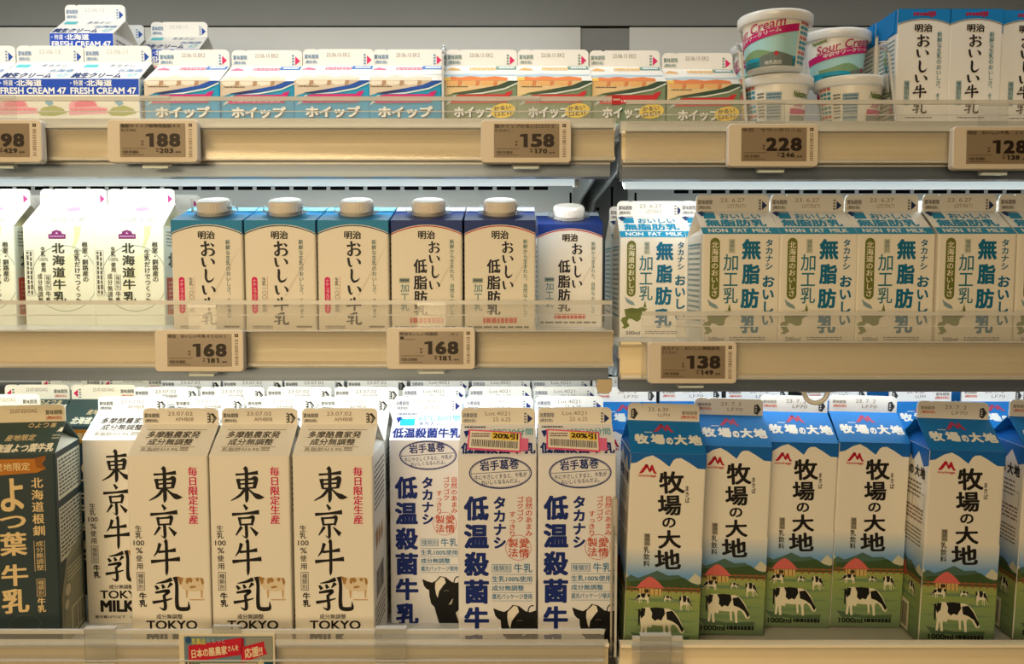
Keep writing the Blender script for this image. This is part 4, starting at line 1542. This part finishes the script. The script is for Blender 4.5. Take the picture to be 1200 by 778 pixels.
place(cc, 198, .950, zst - .0015, 'fresh cream carton stacked behind the first blue whipping cream carton', 'fresh cream cartons', 'cream carton', depth=.064, py=60)
place(cc, 122, .962, zst - .0015, 'fresh cream carton mostly hidden behind the highest stacked one', 'fresh cream cartons', 'cream carton', depth=.064, py=60)

# --- top shelf, right bay
tub = cream_tub()


def put_tub(px, Y, z, lab, spin, first=False):
    o = tub if first else copy_tree(tub)
    o.location = (at(px, 110, Y).x, Y, z + .0003)
    o.rotation_euler = (0, 0, rad(spin))
    tag(o, lab, 'tub', 'sour cream tubs')
    return o


ta = put_tub(910, .815, Z_TR, 'sour cream tub below the taller stacked one, beside the green carton', 180, True)
put_tub(996, .820, Z_TR, 'sour cream tub on the shelf deck nearer the small milk cartons', 182)
put_tub(906.5, .790, Z_TR + .0486, 'sour cream tub stacked on top, turned so the printed name runs out of sight', -60)
put_tub(977, .848, Z_TR + .0486, 'sour cream tub stacked on top with its whole pink banner facing out', 0)
put_tub(893, .892, Z_TR + .0486, 'sour cream tub half hidden at the rear of the upper layer', -60)
put_tub(900, .892, Z_TR, 'sour cream tub at the rear of the lower layer behind the others', 170)
bk = brick_carton()
row(bk, [(1081, .792, 'small slim milk carton at the divider, with a dented front corner'),
         (1142, .792, 'small slim milk carton between two others above the 128 yen label'),
         (1203, .796, 'small slim milk carton cut off by the picture edge')],
    Z_TR, 'small slim milk cartons', 'milk carton', .040, 90)
for k, lab in ((1, 'small slim milk carton directly behind the dented one, its side printed with small text'),
               (2, 'small slim milk carton third from the front in the column beside the tubs'),
               (3, 'small slim milk carton deepest in the column beside the tubs')):
    qx, qy = back(1079, .792, k, .0435)
    place(bk, qx, qy, Z_TR, lab, 'small slim milk cartons', depth=.040, py=90)

# --- middle shelf, left bay
hk = hokkaido_carton()
hf = .868
row(hk, [(69, hf, 'pale brush-lettered milk carton in the middle of the set-back row'),
         (151, hf, 'pale brush-lettered milk carton nearest the capped cartons'),
         (-24, hf, 'pale brush-lettered milk carton cut off by the picture edge')],
    Z_ML, 'pale brush-lettered milk cartons', 'milk carton', .070, 310)
for px, lab in ((69, 'pale brush-lettered milk carton behind the middle one'), (151, 'pale brush-lettered milk carton in the second row, peeping out beside the blue cap'),
                (-24, 'pale brush-lettered milk carton behind the cut-off one')):
    qx, qy = back(px, hf, 1)
    place(hk, qx, qy, Z_ML, lab, 'pale brush-lettered milk cartons', depth=.070, py=310)
cb = capped_carton('blue')
row(cb, [(243, .775, 'capped milk carton with light blue top standing above the first 168 yen label'),
         (328.5, .775, 'capped milk carton with light blue top, middle one of three'),
         (414, .775, 'capped milk carton with light blue top touching the navy topped ones')],
    Z_ML, 'capped cartons with light blue tops', 'milk carton', .0645, 320)
cn = capped_carton('navy')
row(cn, [(500, .775, 'capped low-fat milk carton with navy top beside the light blue ones'),
         (586, .775, 'capped low-fat milk carton with navy top, second in the row'),
         (668, .845, 'capped low-fat milk carton with navy top standing farther back in the light')],
    Z_ML, 'capped cartons with navy tops', 'milk carton', .0645, 320)

# --- middle shelf, right bay
nf = nonfat_carton()
cols = (776, 868, 958.5, 1049, 1143.5, 1235)
row(nf, [(868, .775, 'non-fat milk carton at the front just above the 138 yen label'),
         (958.5, .775, 'non-fat milk carton second in the front row'),
         (1049, .775, 'non-fat milk carton third in the front row'),
         (1143.5, .772, 'non-fat milk carton fourth in the front row, wholly in view'),
         (1236, .772, 'non-fat milk carton cut off by the picture edge')],
    Z_MR, 'non-fat milk cartons', 'milk carton', .069, 340)
place(nf, 768, .850, Z_MR, 'non-fat milk carton standing back by the upright, its front lit white', 'non-fat milk cartons', depth=.069, py=320)
place(nf, 755, .925, Z_MR, 'non-fat milk carton behind the set-back one by the upright', 'non-fat milk cartons', depth=.069, py=320)
for i, px in enumerate(cols[1:]):
    qx, qy = back(px, .775, 1)
    place(nf, qx, qy, Z_MR, 'non-fat milk carton in the second row behind the ' + ('first', 'second', 'third', 'fourth', 'cut-off')[i] + ' front one', 'non-fat milk cartons', depth=.069, py=320)

# --- bottom shelf, left bay
tk = tokyo_carton()
ft = .752
row(tk, [(198.5, ft, 'cream carton with black brush lettering, front row, nearest the dark carton'),
         (294, ft, 'cream carton with black brush lettering, front row, middle of three, above the farm card'),
         (391, ft, 'cream carton with black brush lettering, front row, next to the gap')],
    Z_BL, 'cream cartons with black brush lettering', 'milk carton', .0705, 640)
ords = ('2nd', '3rd', '4th')
for c, (px, nm) in enumerate(((97, 'by the dark carton'), (198.5, 'behind the first front one'), (294, 'behind the middle front one'), (391, 'behind the front one next to the gap'))):
    for k in (1, 2, 3):
        qx, qy = back(px + (6 if px == 97 and k > 1 else 0), ft, k)
        place(tk, qx, qy, Z_BL, 'brush-lettered milk carton in the ' + ords[k - 1] + ' row ' + nm, 'cream cartons with black brush lettering', depth=.0705, py=600)
dkc = dark_carton()
place(dkc, 17, .757, Z_BL, 'dark green milk carton with cream lettering, front one, turned to show its side', 'dark green milk cartons', rz=10, depth=.0715, py=640, first=True)
for px, k, nm in ((-74, 1, 'dark green milk carton in the second row at the picture edge'), (12, 2, 'dark green milk carton in the third row behind the front dark one'),
                  (-84, 2, 'dark green milk carton in the third row at the picture edge'), (12, 3, 'dark green milk carton in the rearmost row'), (-84, 3, 'dark green milk carton in the rearmost row at the picture edge')):
    qx, qy = back(px, .752, k, .0735)
    place(dkc, qx, qy, Z_BL, nm, 'dark green milk cartons', depth=.0715, py=600)
pc = pasteurized_carton(False)
ps = pasteurized_carton(True)
fp = .752
place(ps, 583, fp, Z_BL, 'white milk carton with discount sticker and cow head, next to the set-back one', 'pasteurized milk cartons with cow head', depth=.069, py=640, first=True)
place(ps, 676, fp + .002, Z_BL, 'white milk carton with discount sticker and cow head, beside the gap between bays', 'pasteurized milk cartons with cow head', depth=.069, py=640)
qx, qy = back(488, fp, 1)
place(pc, qx + 1, qy, Z_BL, 'white cow head milk carton without sticker, set back beside the bare deck', 'pasteurized milk cartons with cow head', depth=.069, py=600, first=True)
for px, nm, ks in ((488, 'behind the one without a sticker', (2, 3)), (583, 'behind the first discounted one', (1, 2, 3)), (676, 'behind the discounted one by the bay gap', (1, 2, 3))):
    for k in ks:
        qx, qy = back(px, fp, k)
        place(pc, qx, qy, Z_BL, 'cow head milk carton in the ' + ords[k - 1] + ' row ' + nm, 'pasteurized milk cartons with cow head', depth=.069, py=600)

# --- bottom shelf, right bay
mw = meadow_carton()
GM = 'meadow picture milk cartons'
place(mw, 0, .760, Z_BR, 'meadow picture milk carton farthest forward on the deck, fully in view', GM, rz=-2, depth=.0662, first=True, lean=1.5, x=.3985)
m1 = meadow_carton_reversed(mw)
place(m1, 0, .748, Z_BR, 'meadow picture milk carton beside the bay gap, its date stamp reversed', GM, depth=.0662, first=True, lean=1.6, x=.1315)
place(mw, 0, .780, Z_BR, 'meadow picture milk carton second from the bay gap, half behind the reversed one', GM, depth=.0662, lean=1.6, x=.1983)
place(mw, 0, .797, Z_BR, 'meadow picture milk carton third from the bay gap, partly hidden on one side', GM, depth=.0662, lean=1.6, x=.2650)
place(mw, 0, .797, Z_BR, 'meadow picture milk carton fourth from the bay gap, with bare deck in front', GM, depth=.0662, lean=1.6, x=.3317)
place(mw, 0, .768, Z_BR, 'meadow picture milk carton cut off by the picture edge, its side facing in', GM, rz=-2, depth=.0662, lean=1.5, x=.4880)
for x, Y, nm, rev in ((.118, .868, 'in the second row behind the reversed one', 0), (.187, .872, 'in the second row behind the second one', 0), (.256, .870, 'in the second row behind the third one', 0), (.340, .874, 'in the second row behind the fourth one', 0),
                      (.4265, .870, 'in the second row, its reversed stamp beside the fourth one', 1), (.502, .870, 'in the second row at the picture edge', 0), (.124, .952, 'in the third row by the upright', 0), (.395, .950, 'in the third row, its stamp reversed', 1),
                      (.478, .955, 'in the third row at the picture edge', 0)):
    place(m1 if rev else mw, 0, Y, Z_BR, 'meadow picture milk carton ' + nm, GM, depth=.0662, x=x)

# ================================================================== labels, clips, dividers, card
YL = YF - .0013


def put_label(lab_o, x0, y0, x1, y1, label, Y=YL):
    c = at((x0 + x1) / 2, (y0 + y1) / 2, Y - .008)
    lab_o.location = (c.x, Y, c.z)
    lab_o.rotation_euler = (rad(-2), 0, 0)
    tag(lab_o, label, 'price label', 'electronic price labels')


put_label(price_label('398', '429', '84', '純生クリーム'), -56, 141, 47.5, 190, 'electronic price label showing 398, cut off by the picture edge')
put_label(price_label('188', '203', '04', '脂肪ホイップ植物性脂肪４０', '％２００ｍＬ'), 128, 141, 229, 190, 'electronic price label showing 188 under the blue whipping cream')
put_label(price_label('158', '170', '64', '脂ホイップかるい口どけ２', '００ｍＬ'), 566, 141.5, 667, 190.5, 'electronic price label showing 158 under the green whipping cream')
put_label(price_label('228', '246', '24', '中沢　サワークリーム'), 854, 146, 958.5, 195, 'electronic price label showing 228 under the sour cream tubs')
put_label(price_label('128', '138', '24', '明治　おいしい牛乳　２００'), 1118, 149, 1222, 198, 'electronic price label showing 128 under the small slim cartons')
put_label(price_label('168', '181', '44', '明治　おいしい牛乳４５０ｍｌ'), 181, 387, 285.5, 436, 'electronic price label showing 168 under the light blue topped cartons')
put_label(price_label('168', '181', '44', '明治おいしい低脂肪　　　ｍｌ', 'Ｌ'), 452, 384, 557.5, 433.5, 'electronic price label showing 168 under the navy topped cartons')
put_label(price_label('138', '149', '04', 'タカナシ　おいしい無脂肪乳', '５００ｍｌ'), 758, 401, 865, 450, 'electronic price label showing 138 under the non-fat milk')


def divider(px_f, py_top, Yf, Yb, z, h, label, lean=0.0, group='clear upright dividers'):
    root = MB()
    pts = [(Yf, 0), (Yb, 0), (Yb, h), (Yf + .012, h), (Yf + .004, h - .004), (Yf, h - .012)]
    root.prism([(p[0] - Yf, p[1]) for p in pts], -.0009, .0009, 'x', M_DIV)
    root.prism([(-.0004, 0), (.0008, 0), (.0008, h - .011), (.0122, h - .0005), (.0118, h + .0006), (-.0004, h - .0115)], -.0010, .0010, 'x', M_EDGE)
    if not lean:
        root.box((-.006, 0, 0), (.006, Yb - Yf, .0012), M_CLEAR)
    o = root.build('divider')
    o.location = (at(px_f, py_top, Yf).x, Yf, z + .0006)
    o.rotation_euler = (0, rad(lean), 0)
    tag(o, label, 'divider', group)


divider(519, 100, .792, 1.0, Z_TL, .074, 'clear upright divider between the blue and green whipping cream')
divider(875, 140, .775, .788, Z_TR, .074, 'clear upright divider leaning between green cream and tubs', -5)
divider(1051, 140, .775, .788, Z_TR, .074, 'clear upright divider leaning between tubs and slim cartons', -8)
divider(722, 640, .735, 1.0, Z_BR, .11, 'clear upright divider standing at the gap between bays')

# wire loop beside the divider
wr = MB()
xw = at(719, 700, .745).x
za, zb_ = at(719, 560, .745).z, Z_BL + .001
wr.tube([(xw - .0022, .742, za - .02), (xw - .0022, .742, zb_ + .012), (xw - .0022, .745, zb_ + .002), (xw - .0022, .80, zb_ + .002)], .0010, 8, ink((.75, .72, .66), .2, .8))
wr.tube([(xw + .0016, .742, za - .02), (xw + .0016, .742, zb_ + .012), (xw + .0016, .745, zb_ + .002), (xw + .0016, .80, zb_ + .002)], .0010, 8, ink((.75, .72, .66), .2, .8))
wr.tube([(xw - .0022, .742, za - .02), (xw - .0018, .742, za - .0175), (xw - .0003, .742, za - .0165), (xw + .0012, .742, za - .0175), (xw + .0016, .742, za - .02)], .0010, 8, ink((.75, .72, .66), .2, .8))
o = wr.build('wire_divider')
tag(o, 'thin steel wire loop divider beside the discounted carton', 'divider')

# small red hook-shaped tab on the joint of the top guards
tb = MB()
c0 = at(722.5, 117, YF - .002)
tb.box((c0.x - .0038, YF - .0030, c0.z - .0040), (c0.x + .0038, YF - .0008, c0.z + .0028), ink((.78, .12, .16), .4, .4))
tb.box((c0.x - .0038, YF - .0030, c0.z + .0028), (c0.x + .0038, YF + .0050, c0.z + .0040), ink((.78, .12, .16), .4, .4))
tb.box((c0.x - .0030, YF - .0026, c0.z - .0175), (c0.x + .0030, YF - .0012, c0.z - .0040), M_CLEAR)
Art(tb, boxpos((c0.x - .0038, YF - .0030, c0.z + .0028), (.0076, 0, 0), (0, 0, -.0068), (0, -1, 0)), UNIT).dashes(.1, .3, .9, .7, 1, (.93, .8, .8))
o = tb.build('guard_clip')
tag(o, 'small red tab clipped where the two top guards meet', 'clip')

# white plastic hook under the middle shelf
hk_ = MB()
Yh = .760
pts = []
for i in range(17):
    t = rad(180 + 180 * i / 16)
    c = at(956, 457, Yh)
    pts.append((c.x + .0105 * math.cos(t), Yh, c.z + .0115 * math.sin(t)))
zl_r = zat(459, YF + .014)
pts = [(pts[0][0] - .0010, Yh, zl_r - .0018)] + pts + [(pts[-1][0] + .0010, Yh, zl_r - .0018)]
hk_.tube(pts, .0021, 10, ink((.90, .90, .88), .3, .5))
hk_.box((pts[0][0] - .003, Yh - .004, zl_r - .0018), (pts[-1][0] + .003, Yh + .004, zl_r - .0003), ink((.90, .90, .88), .3, .5))
o = hk_.build('hook')
tag(o, 'white plastic loop hook hanging under the middle right shelf', 'hook')

# rounded tan catch at the end of the lower left lip
ct = MB()
c0 = at(708, 452, .752)
pr = [(-.0065, .006), (.0065, .006), (.0065, -.001), (.0058, -.0045), (.003, -.0065), (-.003, -.0065), (-.0058, -.0045), (-.0065, -.001)]
ct.prism([(c0.x + a, c0.z + b) for a, b in pr], .748, .757, 'y', ink((.80, .74, .62), .4, .4))
ct.box((c0.x - .004, .7485, c0.z + .006), (c0.x + .004, .7555, zat(446, YF + .014) - .0002), ink((.60, .57, .52), .4, .4))
o = ct.build('shelf_catch')
tag(o, 'rounded tan plastic catch under the end of the middle left shelf', 'catch')

# farm campaign card on the bottom guard
cd = empty('promotion_card')
y0c = YB - .0012
p0, p1 = at(210, 742, y0c), at(322, 742, y0c)
wc, hc = p1.x - p0.x, .034
m = MB()
m.box((-wc / 2, -.0008, -hc), (wc / 2, .0004, 0), ink((.90, .86, .76), .3, .4))
a = Art(m, boxpos((-wc / 2, -.0008, 0), (wc, 0, 0), (0, 0, -hc), (0, -1, 0)), Frame(80, 62, 1135, 380))
a.rect(135, 82, 1115, 302, (.42, .52, .58))
a.rect(820, 90, 1115, 300, (.58, .60, .56), 2)
a.rect(135, 300, 1115, 380, (.48, .52, .16), 2)
rd = (.78, .12, .22)
a.poly([(182, 158), (770, 92), (770, 232), (182, 292)], rd, 3)
a.poly([(770, 92), (798, 100), (798, 165), (770, 170)], (.60, .08, .18), 3)
a.poly([(762, 172), (1018, 122), (1022, 165), (1050, 225), (765, 300)], rd, 3)
a.text('日本の酪農家', 215, 172, 610, 245, (.93, .86, .72), .03, 4, rot=-5)
a.text('さんを', 618, 155, 735, 200, (.93, .86, .72), .03, 4, rot=-5)
a.text('応援!!', 800, 168, 1000, 250, (.93, .86, .72), .03, 4, rot=-8)
a.text('乳製品', 222, 98, 375, 148, (.80, .80, .40), .03, 4)
a.text('をもっと', 385, 98, 590, 135, (.62, .74, .80), .0, 4)
a.ell(185, 112, 32, 30, (.16, .32, .50), 3)
a.poly([(290, 322), (310, 300), (930, 300), (945, 322), (930, 358), (310, 360)], (.84, .78, .62), 4)
a.dashes(305, 318, 650, 344, 1, (.42, .36, .26), 5, .9)
a.dashes(690, 318, 930, 344, 1, (.72, .25, .22), 5, .9)
a.poly([(945, 300), (980, 258), (1015, 300), (1015, 360), (945, 360)], (.84, .78, .66), 5)
a.rect(1015, 290, 1112, 325, (.08, .30, .38), 5)
a.poly([(140, 292), (212, 290), (212, 335), (140, 335)], (.80, .78, .70), 5)
a.rect(150, 292, 168, 308, BLACK, 6)
a.rect(190, 290, 206, 312, BLACK, 6)
m.build('printed_card', cd)
m = MB()
m.box((-.012, -.0006, -.012), (.012, .0007, .006), M_CLEAR)
m.box((-.012, -.0006, .0052), (.012, .0040, .006), M_EDGE)
m.build('clear_holder', cd)
cd.location = ((p0.x + p1.x) / 2, y0c, p0.z)
tag(cd, 'small printed card with red ribbon supporting dairy farmers, clipped to the bottom guard', 'card')

# clear clips on the guards
cl = MB()
cl.box((-.013, -.0022, -.030), (.013, -.0006, .0006), M_CLEAR)
cl.box((-.013, -.0022, .0006), (.013, .0040, .0016), M_EDGE)
cl.box((-.013, -.0034, -.0300), (.013, -.0022, -.0285), M_EDGE)
for i, (px, py, Y, lab) in enumerate(((118, 738, YB, 'clear plastic holder on the bottom left guard, left of the farm card'), (458, 738, YB, 'clear plastic holder on the bottom left guard below the bare deck'), (768, 746, YB, 'clear plastic holder on the bottom right guard'))):
    o = cl.build('guard_clip') if i == 0 else copy_tree(o)
    o.location = at(px, py, Y - .0)
    o.location.y = Y
    o.location.z += .0005
    tag(o, lab, 'clip', 'clear holders on the bottom guards')

bpy.data.objects.remove(_fo)
